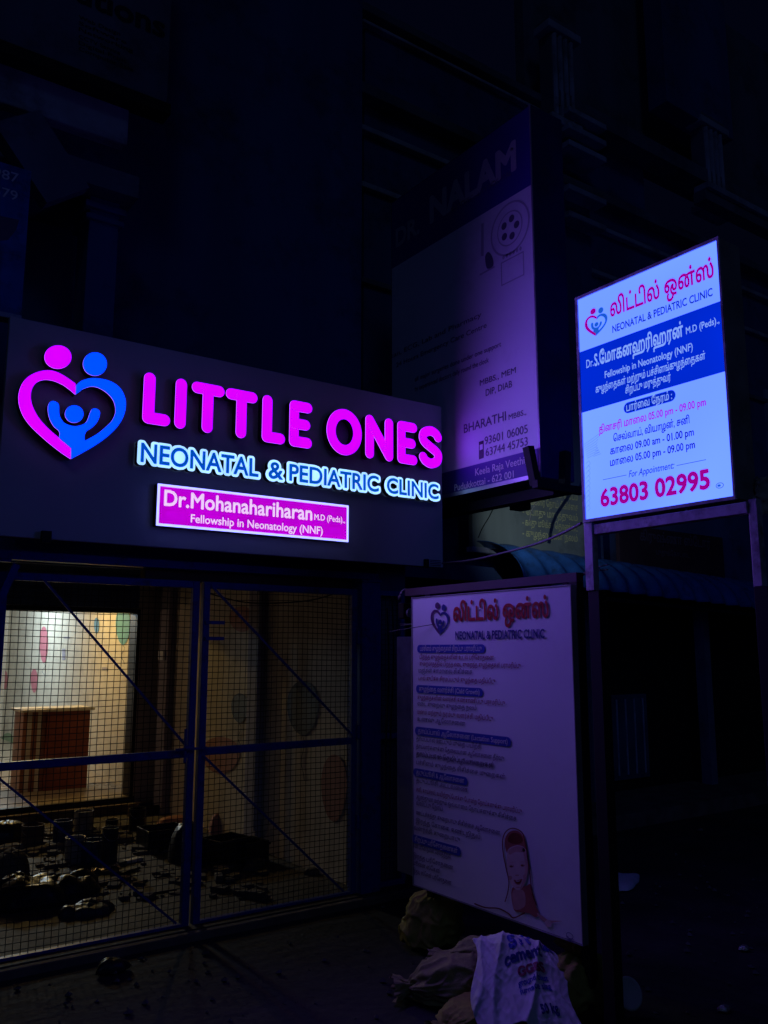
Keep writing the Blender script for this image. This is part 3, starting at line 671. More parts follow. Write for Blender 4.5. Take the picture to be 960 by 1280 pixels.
patch('baby_print', fw, P8(sm([(600,589),(612,592),(622,590),(634,586),(640,588),(634,604),(622,613),(608,607)],4)),0.0023,'skin2',bp)
patch('baby_print', fw, P8(sm([(606,594),(620,597),(634,592),(630,603),(620,608),(610,603)],3)),0.0024,'hood',bp)
patch('baby_print', fw, P8(sm([(610,593.5),(620,595.5),(629,592.5),(626,596.5),(614,597.5)],3)),0.0025,'iwhite',bp)
patch('baby_print', fw, P8(ribbon(sm([(420,700),(470,718),(530,722),(575,745),(600,765),(650,742)],4,False),3)),0.0016,'hood',bp)
c = fw.uv(*Z8(858,848)); patch('badge', fw, ell(c[0],c[1],.022,.014,20), 0.0015, 'inavy', nb_, [ell(c[0],c[1],.019,.011,20)[::-1]])
write('Vibgyor', fw, Z8(842,862), Z8(878,880), 5, 'inavy', nb_, 0.0017, 0.01, 2)
# narrow pale panel at the far edge, low light put into its dark colour
tag(MB().box(3.30,3.33,4.26,4.47,0.32,1.74).build('pale_panel','wallnight', bevel=0.002),'narrow grey white panel standing between the gate and the white notice board','panel')

# ================================================================== NALAM board
fn = FX(4.1)
nl = thing('hospital_board', 'huge dark lilac hospital board projecting from the wall above the notice board', 'signboard', (4.2, 4.8, 2.79))
yn, yf, zn0, zn1 = 3.935, 5.62, 2.79, 5.50
MB().box(4.101,4.42,yn,yf,zn0,zn1).build('box_body','boxnavy',nl, bevel=0.004)
zh = 4.885; zl = (fn.uv(675.8,557.6)[1]+fn.uv(593,583)[1])/2
e_ = 0.012
patch('printed_sheet', fn, [(-yf+e_,zl),(-yn-e_,zl),(-yn-e_,zh),(-yf+e_,zh)], 0.002,'flex2',nl)
patch('header_band', fn, [(-yf+e_,zh),(-yn-e_,zh),(-yn-e_,zn1-e_),(-yf+e_,zn1-e_)], 0.002,'navyflex',nl)
patch('address_band', fn, [(-yf+e_,zn0+.03),(-yn-e_,zn0+.03),(-yn-e_,zl),(-yf+e_,zl)], 0.002,'navyflex',nl)
MB().fbox(fn,-yf+e_,-yn-.002,zn0,zn0+.028,-0.002,0.008).build('lower_trim','alu',nl); MB().fbox(fn,-yn-.010,-yn+.002,zn0,zn1,0.0,0.008).build('side_trim','alu',nl)
Z6 = lambda x,y: (480+x/3.84, 400+y/3.84); Z5 = lambda x,y: (480+x/4, 160+y/4)
Wn = lambda s,a,b,c,m,bold=0.01: write(s, fn, a, b, c, m, nl, 0.0035, bold, 4)
Wn('NALAM',Z5(230,455),Z5(665,222),33,'ifade',0.045); Wn('DR.',Z5(60,600),Z5(180,520),22,'ifade',0.03); Wn('MULTI SPECIALITY HOSPITAL',Z5(330,405),Z5(640,262),6,'igrey',0.0)
c = fn.uv(*Z5(630,502)); patch('round_crest', fn, ell(c[0],c[1],.20,.20,36),0.0035,'ifade',nl,[ell(c[0],c[1],.185,.185,36)[::-1]])
patch('round_crest', fn, ell(c[0],c[1],.13,.13,30),0.0035,'ifade',nl,[ell(c[0],c[1],.12,.12,30)[::-1]])
for k in range(5): patch('round_crest', fn, ell(c[0]+.07*math.cos(k*1.26),c[1]+.07*math.sin(k*1.26),.028,.028,12),0.0035,'igrey',nl)
a = fn.uv(*Z5(587,740)); b = fn.uv(*Z5(702,690)); q = [(a[0],a[1]-.08),(b[0],a[1]-.08),(b[0],a[1]+.10),(a[0],a[1]+.10)]
patch('test_tube_rack', fn, q,0.0035,'ifade',nl,[[(a[0]+.01,a[1]-.07),(b[0]-.01,a[1]-.07),(b[0]-.01,a[1]+.09),(a[0]+.01,a[1]+.09)][::-1]])
for k in range(6): uu = a[0]+.03+k*(b[0]-a[0]-.06)/5; patch('test_tube_rack', fn, ell(uu,a[1]+.13,.012,.016,10),0.0035,'ifade',nl)
# microscope silhouette
T5 = lambda l: [fn.uv(*Z5(*p)) for p in l]
patch('microscope_print', fn, T5([(488,480),(500,474),(500,640),(486,642)]),0.0035,'ifade',nl); patch('microscope_print', fn, T5(sm([(508,640),(525,620),(545,650),(548,690),(520,705),(510,680)],3)),0.0036,'igrey',nl)
patch('microscope_print', fn, T5([(480,730),(555,690),(555,698),(480,740)]),0.0037,'ifade',nl)
for s,a,b,cp in (('Scan, ECG, Lab and Pharmacy',(20,160),(470,20),6),('24 Hours Emergency Care Centre',(60,215),(495,50),6),('all major surgeries done under one support',(150,270),(565,155),6),('by experienced doctors daily round the clock',(150,320),(505,228),6),('MBBS., MEM',(462,308),(635,262),7.2),('DIP, DIAB',(490,365),(617,322),8.2),
        ('BHARATHI',(385,537),(588,488),11),('MBBS.,',(600,477),(685,457),6.8),('93601 06005',(485,598),(692,543),10.2),('63744 45753',(490,655),(692,600),10.2)):
    Wn(s,Z6(*a),Z6(*b),cp,'igrey',0.008)
Wn('Keela Raja Veethi,',Z6(440,752),Z6(685,683),9,'flex2',0.008); Wn('Pudukkottai - 622 001',Z6(340,820),Z6(625,757),8.4,'flex2',0.008)
patch('phone_print', fn, [fn.uv(*Z6(*p)) for p in ((457,585),(480,578),(480,662),(457,670))],0.0035,'iblk',nl); patch('phone_print', fn, [fn.uv(*Z6(*p)) for p in ((461,600),(476,595),(476,620),(461,626))],0.0037,'flex2',nl)
sr = MB().beam((4.26,3.95,2.72),(4.26,6.3,2.72),0.07); sr.beam((4.38,3.95,2.73),(4.38,6.3,2.73),0.05); sr.build('support_arm','blk',nl)
MB().beam((4.02,3.97,2.99),(4.06,3.95,2.73),0.055).build('clamp','blk',nl); MB().beam((4.30,3.90,2.98),(4.28,3.90,2.73),0.055).build('clamp','blk',nl)
MB().beam((4.0,3.9,2.725),(4.45,3.9,2.725),0.05).build('clamp_bar','blk',nl)

fl_ = MB().box(4.50,4.62,4.55,4.66,2.70,2.76).build('fill_box','blk',nl,bevel=.004)  # small box added to go with the fill light below
l = lamp('green_board_fill', (4.60,4.68,2.735), (0.75,0.88,1.0), 34, 0.0, 'SPOT'); l.data.spot_size = R(50); l.data.spot_blend = 1  # added fill light that brightens the green Tamil board
l.rotation_euler = (Vector((6.45,6.1,2.95))-Vector((4.60,4.68,2.735))).to_track_quat('-Z','Y').to_euler()
# ================================================================== gate
YG = 5.15
def fG(x,y): return FY(YG).uv(x,y)
def leaf(x0, x1, z0, z1, zm, label, d1, d2, seed, gr='gate leaves'):
    gt = thing('gate_leaf', label, 'gate', ((x0+x1)/2, YG, z0), gr)
    s_ = 0.045; rn = random.Random(seed)
    for x in (x0+s_/2, x1-s_/2): MB().box(x-s_/2,x+s_/2,YG-.022,YG+.022,z0,z1).build('stile','gate',gt, bevel=.003)
    for z in (z0+s_/2, zm, z1-s_/2): MB().box(x0+s_,x1-s_,YG-.021,YG+.021,z-s_/2,z+s_/2).build('rail','gate',gt, bevel=.003)
    for a,b in (d1,d2): MB().beam((a[0],YG-.030,a[1]),(b[0],YG-.030,b[1]),0.016,0.012).build('brace','gate',gt)
    wm = MB()
    nxw = int((x1-x0-2*s_)/0.0385); nz = int((z1-z0)/0.036)
    def bend(x,z): return 0.006*noise.noise(Vector((x*2.1,z*2.1,seed))), 0.012*noise.noise(Vector((x*1.1+5,z*1.3,seed)))
    for i in range(1,nxw):
        x = x0+s_+(x1-x0-2*s_)*i/nxw + rn.uniform(-.0015,.0015); pts = []
        for k in range(9):
            z = z0+.02+(z1-z0-.04)*k/8; dx, dy = bend(x,z); pts.append((x+dx, YG+.004+dy*.6, z))
        wm.tube(pts, 0.0021, 4)
    for j in range(1,nz):
        z = z0+(z1-z0)*j/nz + rn.uniform(-.0015,.0015); pts = []
        for k in range(9):
            x = x0+s_*.5+(x1-x0-s_)*k/8; dx, dy = bend(x+3,z); pts.append((x, YG-.001+dy*.6, z+dx*1.4+0.004*math.sin(x*2+seed)))
        wm.tube(pts, 0.0021, 4)
    tag(wm.build('wire_mesh','wire',gt), kind='stuff')
    return gt
gl = leaf(1.045,2.235,0.0,2.09,1.03,'left mesh gate leaf with the lit doorway behind it',((1.27,2.06),(2.19,1.06)),((1.08,1.00),(2.15,0.06)),1)
leaf(2.262,3.44,0.0,2.09,1.035,'right mesh gate leaf in front of the dim balloon wall',((2.31,2.06),(3.40,1.07)),((2.29,1.01),(3.33,0.06)),2)
MB().beam((2.16,YG-.05,0.98),(2.16,YG-.05,1.18),.014).build('latch','gate',gl); MB().beam((2.10,YG-.05,1.06),(2.30,YG-.05,1.06),.014).build('latch','gate',gl)
for z in (1.82,1.72): MB().box(2.275,2.40,YG-.045,YG-.024,z,z+.02).build('hasp','gate',gl)
t_ = thing('gate_post', 'thick blue square gate post beside the right mesh leaf', 'post', (3.53,YG,0)); MB().box(3.447,3.605,YG-.07,YG+.06,0,2.14).build('shaft','gate',t_,bevel=.004); MB().box(3.44,3.612,YG-.077,YG+.067,2.141,2.155).build('cap','gate',t_)
for z in (0.45,1.05,1.7): MB().box(3.425,3.446,YG-.05,YG+.0,z,z+.09).build('hinge','gate',t_)
t_ = thing('gate_post', 'slim blue post at the left edge holding the left gate leaf', 'post', (1.0,YG,0)); MB().box(0.965,1.037,YG-.035,YG+.035,0,2.14).build('shaft','gate',t_,bevel=.004)
MB().beam((1.12,YG-.05,2.13),(0.99,YG-.05,1.78),.04).build('stay','gate',t_)
MB().beam((0.9,YG,2.165),(1.10,YG,2.165),.04).build('arm','gate',t_)
t_ = thing('mesh_side_panel', 'narrow fixed mesh panel between the thick gate post and notice board', 'fence panel', (3.75,YG,0))
for x in (3.63,3.84): MB().box(x-.015,x+.015,YG-.02,YG+.02,0.02,2.09).build('stile','gate',t_)
for z in (0.05,1.05,2.07): MB().box(3.645,3.825,YG-.019,YG+.019,z-.018,z+.018).build('rail','gate',t_)
wm = MB()
for i in range(1,6): wm.tube([(3.63+.035*i,YG,0.04),(3.63+.035*i,YG,2.06)],.0021,4)
for j in range(1,57): wm.tube([(3.635,YG-.003,.04+j*.036),(3.835,YG-.003,.04+j*.036)],.0021,4)
tag(wm.build('wire_mesh','wire',t_), kind='stuff')
# grimy head beam over the gate
tag(MB().box(0.9,3.62,YG-.03,YG+.05,2.16,2.21).build('head_beam','gate', bevel=.004),'blue steel beam running over both mesh gate leaves under the signboard','beam')
tag(MB().box(1.9,3.7,5.21,5.275,2.09,2.155).build('timber_batten','card', bevel=.004),'pale brown batten just behind the top rail of the mesh gate','batten')

# ================================================================== things inside the forecourt
def at_z(px,py,z=0.03): d = ray(px,py); t = (z-EYE.z)/d.z; return EYE+d*t
ds = thing('reception_desk', 'red brown reception desk with cream stripes inside the lit room', 'desk', (2.7,10.1,0.17))
MB().box(2.60,3.06,9.9,10.35,0.17,1.0).build('front_panel','redwood',ds, bevel=.004)
MB().box(2.36,2.598,9.93,10.33,0.17,1.0).build('side_panel','redwood2',ds, bevel=.004)
for x in (2.425,2.53): MB().box(x-.022,x+.022,9.922,9.929,0.17,1.0).build('stripe','cream',ds)
MB().box(2.33,3.10,9.87,10.38,1.002,1.03).build('top','cream',ds, bevel=.004)
def tin(px,py,r,h,m,label,lid=True,kind='paint_tin',cat='paint tin', grp='paint tins on the forecourt floor'):
    p = at_z(px,py); t = thing(kind,label,cat,p,grp)
    b = MB(); n=20; prof = [(r*.97,0),(r,.01),(r,h-.01),(r*1.04,h-.006),(r*1.04,h),(r*.93,h),(r*.93,h-.05)]
    vs = [(p.x+a*math.cos(2*math.pi*k/n), p.y+a*math.sin(2*math.pi*k/n), p.z+z) for a,z in prof for k in range(n)]
    fs = [(i*n+k,i*n+(k+1)%n,(i+1)*n+(k+1)%n,(i+1)*n+k) for i in range(len(prof)-1) for k in range(n)]+[tuple(range(n))[::-1],tuple((len(prof)-1)*n+k for k in range(n))]
    b.add(vs,fs); b.build('body',m,t,smooth=False)
    hd = MB().tube([(p.x+r*1.05*math.cos(a_), p.y-.02-.05*math.sin(a_)*1, p.z+h-.03-.06*math.sin(a_)) for a_ in [math.pi*k/8 for k in range(9)]],.0022,5); hd.build('handle','alu',t)
    return t
tin(104,1042,.085,.20,'tin','large splashed paint tin in the middle of the littered floor')
tin(171,1037,.075,.19,'plastic','black bucket near the foot of the pier')
tin(77,1056,.075,.20,'tinblue','blue tin left of the pale splashed paint tin')
tin(139,1046,.055,.15,'plastic','small black tin between the splashed tin and the black bucket')
tin(40,1057,.09,.17,'card','brown tub beside the black sheet at the left edge')
tin(115,1078,.085,.17,'tinblue','dark tin nearest the gate in the middle of the litter')
tin(93,1078,.075,.19,'tin','dull tin just left of the nearest dark tin')
tin(166,1020,.05,.11,'card','small brown tin at the back below the door frame')
tin(136,1082,.06,.28,'sheetgrey','tall narrow grey canister beside the nearest dark tin')
def crate(px,py,w_,d_,h_,m,label,kind='crate',cat='crate',ang=0.0):
    p = at_z(px,py); t = thing(kind,label,cat,p); 
    f = Frame((p.x,p.y,0),(math.cos(ang),math.sin(ang),0),(math.sin(ang),-math.cos(ang),0)); th = .012; z=p.z
    for nm,a_ in (('side',(-w_/2,w_/2,z,z+h_,d_/2-th,d_/2)),('side',(-w_/2,w_/2,z,z+h_,-d_/2,-d_/2+th)),('side',(-w_/2,-w_/2+th,z,z+h_,-d_/2+th,d_/2-th)),('side',(w_/2-th,w_/2,z,z+h_,-d_/2+th,d_/2-th)),('base',(-w_/2+th,w_/2-th,z,z+th,-d_/2+th,d_/2-th))):
        MB().fbox(f,*a_).build(nm,m,t,bevel=.002)
    MB().fbox(f,-w_/2-.008,w_/2+.008,z+h_-.03,z+h_-.012,d_/2+.0005,d_/2+.010).build('lip',m,t)
    return t
crate(202,1060,.34,.28,.17,'plastic','wide black crate right of the paint tins behind the left gate leaf')
crate(282,1078,.30,.26,.19,'plastic','open black crate against the balloon wall behind the gate centre',ang=.2)
crate(312,1076,.20,.24,.16,'plastic','smaller black crate next to the pilaster at the balloon wall',ang=.1)
crate(185,1017,.22,.18,.09,'plastic','low dark tray at the foot of the pier',kind='tray',cat='tray')
def heap(name,label,cat,cx,cy,rx,ry,h,m,seed,rot=0,amp=.35,fr_=4.0,z=0.03):
    n1,n2 = 40,16; mb = MB(); vs=[]
    for j in range(n2+1):
        for i in range(n1):
            a = 2*math.pi*i/n1; e = j/n2; rr = math.cos(e*math.pi/2)**0.7 if j<n2 else 0
            k = 1+amp*noise.noise(Vector((math.cos(a)*1.5,math.sin(a)*1.5,seed)))
            x,y = rx*rr*k*math.cos(a), ry*rr*k*math.sin(a)
            zz = h*math.sin(e*math.pi/2)*(1+amp*noise.noise(Vector((x*fr_,y*fr_,seed+9)))) + .25*h*noise.turbulence(Vector((x*fr_*2.5,y*fr_*2.5,seed)),3,True)*e
            vs.append((cx+x*math.cos(rot)-y*math.sin(rot), cy+x*math.sin(rot)+y*math.cos(rot), z+max(0,zz)))
    fs = [(j*n1+i,j*n1+(i+1)%n1,(j+1)*n1+(i+1)%n1,(j+1)*n1+i) for j in range(n2) for i in range(n1)]
    mb.add(vs,fs); o = mb.build(name,m,None,smooth=True)
    for v in o.data.vertices: v.co -= Vector((cx,cy,z))
    o.location = (cx,cy,z); return tag(o,label,cat)
p = at_z(30,1128); heap('plastic_sheet','crumpled black plastic sheet nearest the lower left of the gate','plastic sheet',p.x,p.y,.26,.20,.15,'plastic',3,.2,.55,7)
p = at_z(82,1118); heap('plastic_sheet','black plastic sheet spread right of the crumpled one behind the left leaf','plastic sheet',p.x,p.y,.24,.17,.11,'plastic',43,.6,.6,8)
p = at_z(110,1140); heap('cloth_heap','low dusty cloth between the black sheets and the gate centre','cloth',p.x,p.y,.17,.10,.06,'sheetgrey',44,.1,.6,9)
p = at_z(8,1100); heap('torn_sack','torn pale sack lying at the left edge behind the gate','sack',p.x,p.y,.16,.14,.18,'rag',8,.4)
p = at_z(8,1052); heap('plastic_bag','small dark bag slumped by the brown tub at the left edge','plastic bag',p.x,p.y,.22,.14,.16,'plastic',5)
p = at_z(205,1046); heap('rag_pile','low grey rag behind the wide black crate','rag',p.x,p.y,.18,.13,.10,'rag',6)
p = at_z(150,1052); heap('rag_pile','crumpled pale rag among the tins near the black bucket','rag',p.x,p.y,.12,.09,.05,'rag',16)
p = at_z(60,1063); heap('rag_pile','pale crumpled paper in front of the blue tin','paper',p.x,p.y,.20,.08,.045,'rag',26)
p = at_z(12,1062); heap('rag_pile','pale dusty paper at the left edge before the dark bag','paper',p.x,p.y,.16,.08,.04,'rag',36)
p = at_z(274,1041); heap('red_bundle','reddish cloth bundle on the floor by the balloon wall','bundle',p.x,p.y,.10,.08,.16,'dred',13)
p = at_z(218,1027); heap('red_bundle','scatter of red brick bits at the foot of the side wall','rubble',p.x,p.y,.20,.09,.05,'dred',14,.3)
p = at_z(389,1092); heap('rag_pile','tiny pale rag lying at the foot of the balloon wall','rag',p.x,p.y,.06,.05,.04,'rag',19)
def plank(px,py,L_,wd,th,m,label,ang,name='plank',cat='plank',z=0.03):
    p = at_z(px,py); d = Vector((math.cos(ang),math.sin(ang),0))*L_/2
    o = MB().beam(Vector((p.x,p.y,z+th/2))-d,Vector((p.x,p.y,z+th/2+.002))+d,wd,th).build(name,m,None,bevel=.002); return tag(o,label,cat)
plank(130,1104,.36,.10,.02,'card','short flat board in front of the shiny foil strip',.1)
plank(160,1079,.22,.06,.025,'cream','pale wood offcut beside the tall grey canister',.3,'wood_offcut','offcut')
plank(195,1117,.28,.02,.01,'plastic','thin dark stick lying right of the flat board',-.1,'stick','stick')
plank(160,1090,.18,.07,.02,'plastic','dark flat scrap beyond the foil strip',.5,'scrap','scrap')
fo = MB(); p = at_z(127,1091); rn = random.Random(2); vs=[]
for i in range(16):
    for j in range(3): vs.append((p.x-.13+.26*i/15, p.y+.03*(j-1), .06+rn.uniform(-.012,.016)))
fo.add(vs,[(i*3+j,(i+1)*3+j,(i+1)*3+j+1,i*3+j+1) for i in range(15) for j in range(2)]); tag(fo.build('foil_strip','foil'),'shiny crinkled foil strip glinting on the forecourt floor','foil')
p = at_z(230,1075); heap('cement_tub','dark slumped tub directly behind the gate centre stiles','tub',p.x+.02,p.y,.15,.15,.26,'sheetgrey',21,amp=.1)
rb = MB(); rn = random.Random(11)
for i in range(480):
    px_, py_ = rn.uniform(0,330), rn.uniform(1025,1125); q = at_z(px_,py_)
    if q.x > 3.35: continue
    a_ = .008+.05*rn.random()**2.5; b_, c_ = a_*rn.uniform(.4,1), a_*rn.uniform(.3,.9); an = rn.uniform(0,3.1)
    rb.fbox(Frame((q.x,q.y,0),(math.cos(an),math.sin(an),0),(math.sin(an),-math.cos(an),0)),-a_,a_,.03,.03+c_,-b_,b_)
tag(rb.build('rubble','rag'),'small rubble and scraps strewn over the forecourt floor',kind='stuff')
gb = at_z(140,1212,0.0); heap('glass_scrap','crumpled shiny wrapper on the street before the left gate leaf','wrapper',gb.x,gb.y,.09,.06,.05,'plastic',31,z=0)

# ================================================================== sacks under the board
def sack(name,label,cat,c,ax,h,m,seed,rot,neck=0.0,group=None,wr=1.0):
    n1,n2 = 110,64; vs=[]
    for j in range(n2+1):
        ph = math.pi*(j/n2-.5)
        for i in range(n1):
            a = 2*math.pi*i/n1; e = 2/3.0
            cx_ = math.copysign(abs(math.cos(a))**.8,math.cos(a)); sy_ = math.copysign(abs(math.sin(a))**.8,math.sin(a)); r = math.cos(ph)**.75 if abs(j/n2-.5)<.5 else 0
            zz = math.sin(ph); x,y,z = ax[0]*cx_*r, ax[1]*sy_*r, h/2*math.copysign(abs(zz)**.85,zz)
            if neck and zz > .45: k = 1-neck*(zz-.45)/.55; x *= k; y *= k
            v1 = Vector((x*7+seed,y*7,z*6)); warp = noise.noise_vector(v1)*.9
            rid = 1-abs(noise.noise(Vector((x*10,y*10,z*3+seed))+warp*.6))*2.4; rid2 = 1-abs(noise.noise(Vector((x*24+seed,y*24,z*9))+warp))*2.2
            d = .040*noise.noise(v1*.6)+wr*(.020*max(0,rid)**3-.010)+wr*.008*max(0,rid2)**2
            q = Vector((x,y,z)); q += q.normalized()*d if q.length > 1e-6 else Vector((0,0,0))
            z2 = max(q.z+h/2,0.004*noise.noise(Vector((x*9,y*9,seed)))+.004)
            vs.append(Vector((c[0]+q.x*math.cos(rot)-q.y*math.sin(rot), c[1]+q.x*math.sin(rot)+q.y*math.cos(rot), c[2]+z2)))
    o = MB().add(vs,[(j*n1+i,j*n1+(i+1)%n1,(j+1)*n1+(i+1)%n1,(j+1)*n1+i) for j in range(n2) for i in range(n1)]).build(name,m,None,smooth=True)
    for v in o.data.vertices: v.co -= Vector(c)
    o.location = c; return tag(o,label,cat,group)
def tied_sack(name,label,base,axis,L,rx,ry,m,seed,group=None,lean=.0):
    ax = Vector(axis).normalized(); sd = ax.cross(Vector((0,0,1))); sd = (sd if sd.length>.2 else Vector((.77,-.64,0))).normalized(); up = sd.cross(ax).normalized()
    n1,n2 = 120,70; vs=[]; base=Vector(base)
    prof=[(0,.0),(.02,.62),(.08,.90),(.25,1.0),(.5,.98),(.68,.80),(.78,.45),(.83,.20),(.88,.26),(.95,.46),(1.0,.55)]
    def rr(v):
        for (a,p),(b,q) in zip(prof,prof[1:]):
            if v <= b: t=(v-a)/(b-a); t=t*t*(3-2*t); return p+(q-p)*t
        return prof[-1][1]
    for j in range(n2+1):
        v=j/n2; g=max(0,(v-.35)/.65)
        for i in range(n1):
            a=2*math.pi*i/n1; ca,sa=math.cos(a),math.sin(a)
            R0=rr(v)
            q=Vector((ca*1.2,sa*1.2,v*2.2+seed))
            gather=abs(noise.noise(Vector((ca*3.2,sa*3.2,v*.7+seed*3))))*2-.35
            crease=max(0,1-abs(noise.noise(Vector((ca*2.1+v*2.5,sa*2.1-v*1.7,v*3.1+seed))))*5)**1.5
            fine=noise.noise(Vector((ca*7,sa*7,v*9+seed)))
            k=R0*(1+.22*noise.noise(q)+.30*g*gather+.10*crease*(1-g*.5)+.025*fine)
            sq=1/max(abs(ca),abs(sa))**.35
            p=base+ax*(L*v+.035*noise.noise(q*1.7+Vector((5,0,0))))+sd*(rx*ca*k*sq+lean*v*v)+up*(ry*sa*k*sq)
            if p.z<.004: p.z=.004+.003*fine
            vs.append(p)
    c=Vector((base.x,base.y,0))
    o=MB().add(vs,[(j*n1+i,j*n1+(i+1)%n1,(j+1)*n1+(i+1)%n1,(j+1)*n1+i) for j in range(n2) for i in range(n1)]).build(name,m,None,smooth=True)
    for w_ in o.data.vertices: w_.co-=c
    o.location=c; return tag(o,label,'sack',group)
tied_sack('olive_sack','upright olive yellow sack below the far lower corner of the notice board',(3.25,4.08,.0),(.05,-.02,1),.38,.17,.15,'olive',2.2,lean=.05)
tied_sack('brown_sack','dusty brown sack slumped left of the white cement bag',(3.06,3.34,.10),(-.62,.42,-.10),.50,.17,.115,'brown',5.1)
tied_sack('olive_sack','olive sack with black letters right of the white cement bag by the post',(3.20,3.0,.0),(.16,-.04,1),.315,.17,.13,'olive',7.7)
tied_sack('brown_sack','limp yellowish sack flap folded over the crest of the pile under the board',(3.16,3.26,.20),(-.50,.62,-.12),.46,.13,.07,'brown',12.1)
tied_sack('brown_sack','flat empty sack spilling forward from under the left hem of the white cement bag',(2.88,3.18,.05),(-.60,-.02,-.06),.34,.12,.05,'olive',15.3)
# white printed cement bag draped over the pile: a surface in (s,t) from upper left to lower right
def drape(s, t, w=0.0):
    view = Vector((-.64,-.77,0)); side = Vector((.77,-.64,0))
    c = Vector((3.03,3.20,0.0))
    # profile: over the crest, down the front
    z = .315-.30*max(0,t-.10)**1.15 - .10*(s-.45)**2*2
    t = max(t, 0.0); out = -.02+.40*t**.9
    spread = 1+.35*t
    lat = (s-.5)*.36*spread + .07*t
    rd = lambda v: max(0, 1-abs(noise.noise(v))*2.6)**2
    fold = .020*rd(Vector((s*3.4+t*1.2,t*1.3,1.3)))+.007*rd(Vector((s*8-t*3,t*3,4.1)))+.0025*rd(Vector((s*17+t*9,t*9,6.1)))+.026*noise.noise(Vector((s*2.6,t*2.6,2)))
    p = c + side*lat + view*out + Vector((0,0,z))
    nrm = (view*.62+Vector((0,0,.78)))
    return p + nrm*(fold+w)
ns, nt_ = 100, 110; vs = [drape(i/(ns-1)+.05*math.sin(j/15), j/(nt_-1)*(1+.05*math.sin(i/7))) for j in range(nt_) for i in range(ns)]
cbag = thing('cement_bag','white woven cement bag with blue lettering draped over the sacks','cement bag',(3.0,3.2,0))
o = MB().add(vs,[(j*ns+i,(j+1)*ns+i,(j+1)*ns+i+1,j*ns+i+1) for j in range(nt_-1) for i in range(ns-1)]).build('bag','whitebag',cbag,smooth=True)
sol = o.modifiers.new('thickness','SOLIDIFY'); sol.thickness = .004; sol.offset = -1
def bag_text(s, s0, s1, t0, h, m, bold=.02, slope=-.32):
    outs,x0,x1 = outlines(s,bold,3); mb = MB(); k=(s1-s0)/(x1-x0)
    for i,(l,hs) in enumerate(outs):
        loops=[l]+hs; tri = [tuple(range(8))[::-1]] if len(l) == 8 and not hs else tessellate_polygon([[Vector((p[0],p[1],0)) for p in q] for q in loops]); al=[p for q in loops for p in q]
        pts=[]
        for p in al:
            S = s0+(p[0]-x0)*k; Tt = t0-p[1]*h/CAP+(S-s0)*slope; pts.append(drape(S,Tt,.0025+.0001*(i%5)))
        mb.add(pts,[tuple(t) for t in tri])
    mb.build('lettering',m,cbag)
bag_text('SW',.42,.76,.26,.15,'ipill',.07); bag_text('use',.82,.99,.20,.11,'ipill',.04)
bag_text('cement',.34,.80,.43,.11,'inavy',.045); bag_text('GGBS',.46,.78,.53,.08,'ired2',.055)
bag_text('ground blast',.44,.78,.62,.055,'ipill',.03); bag_text('furnace slag',.44,.78,.70,.055,'ipill',.03); bag_text('50 kg',.60,.78,.86,.08,'inavy',.04)
fz = Frame((3.13,2.88,0),(.77,-.64,0),(-.64,-.77,0))
p = at_z(790,1268,0.0)
ld = MB(); n=28; axis = Vector((-.5,-.6,.62)).normalized(); u_ = axis.cross(Vector((0,0,1))).normalized(); v_ = u_.cross(axis); c = Vector((p.x+.02,p.y+.03,.075))
prof = [(.0,.008),(.06,.008),(.066,.012),(.074,.010),(.076,0),(.074,-.006)]
ld.add([c+axis*h_+(u_*math.cos(2*math.pi*k/n)*r_*.8+v_*math.sin(2*math.pi*k/n)*r_) for r_,h_ in prof for k in range(n)],[(i*n+k,i*n+(k+1)%n,(i+1)*n+(k+1)%n,(i+1)*n+k) for i in range(len(prof)-1) for k in range(n)])
tag(ld.build('bucket_lid','lid',smooth=True),'pale round lid leaning on the ground right of the post foot','lid')
# faint litter on the right hand street
for i,(px,py,l_) in enumerate(((930,1186,'glinting wrapper scrap on the street at the right edge'),(905,1262,'glinting crumpled wrapper at the bottom right corner'),(875,1038,'pale scrap of litter far off on the right hand street'))):
    q = at_z(px,py,0.0); heap('wrapper',l_,'litter',q.x,q.y,.035,.025,.02,'foil' if i<2 else 'rag',50+i,z=0)
q = at_z(778,1103,0.0); heap('cloth_scrap','flat pale blue cloth lying on the street behind the post','cloth',q.x,q.y,.30,.12,.03,'whitebag',60,.5,z=0)
q = at_z(740,1028,0.0); 

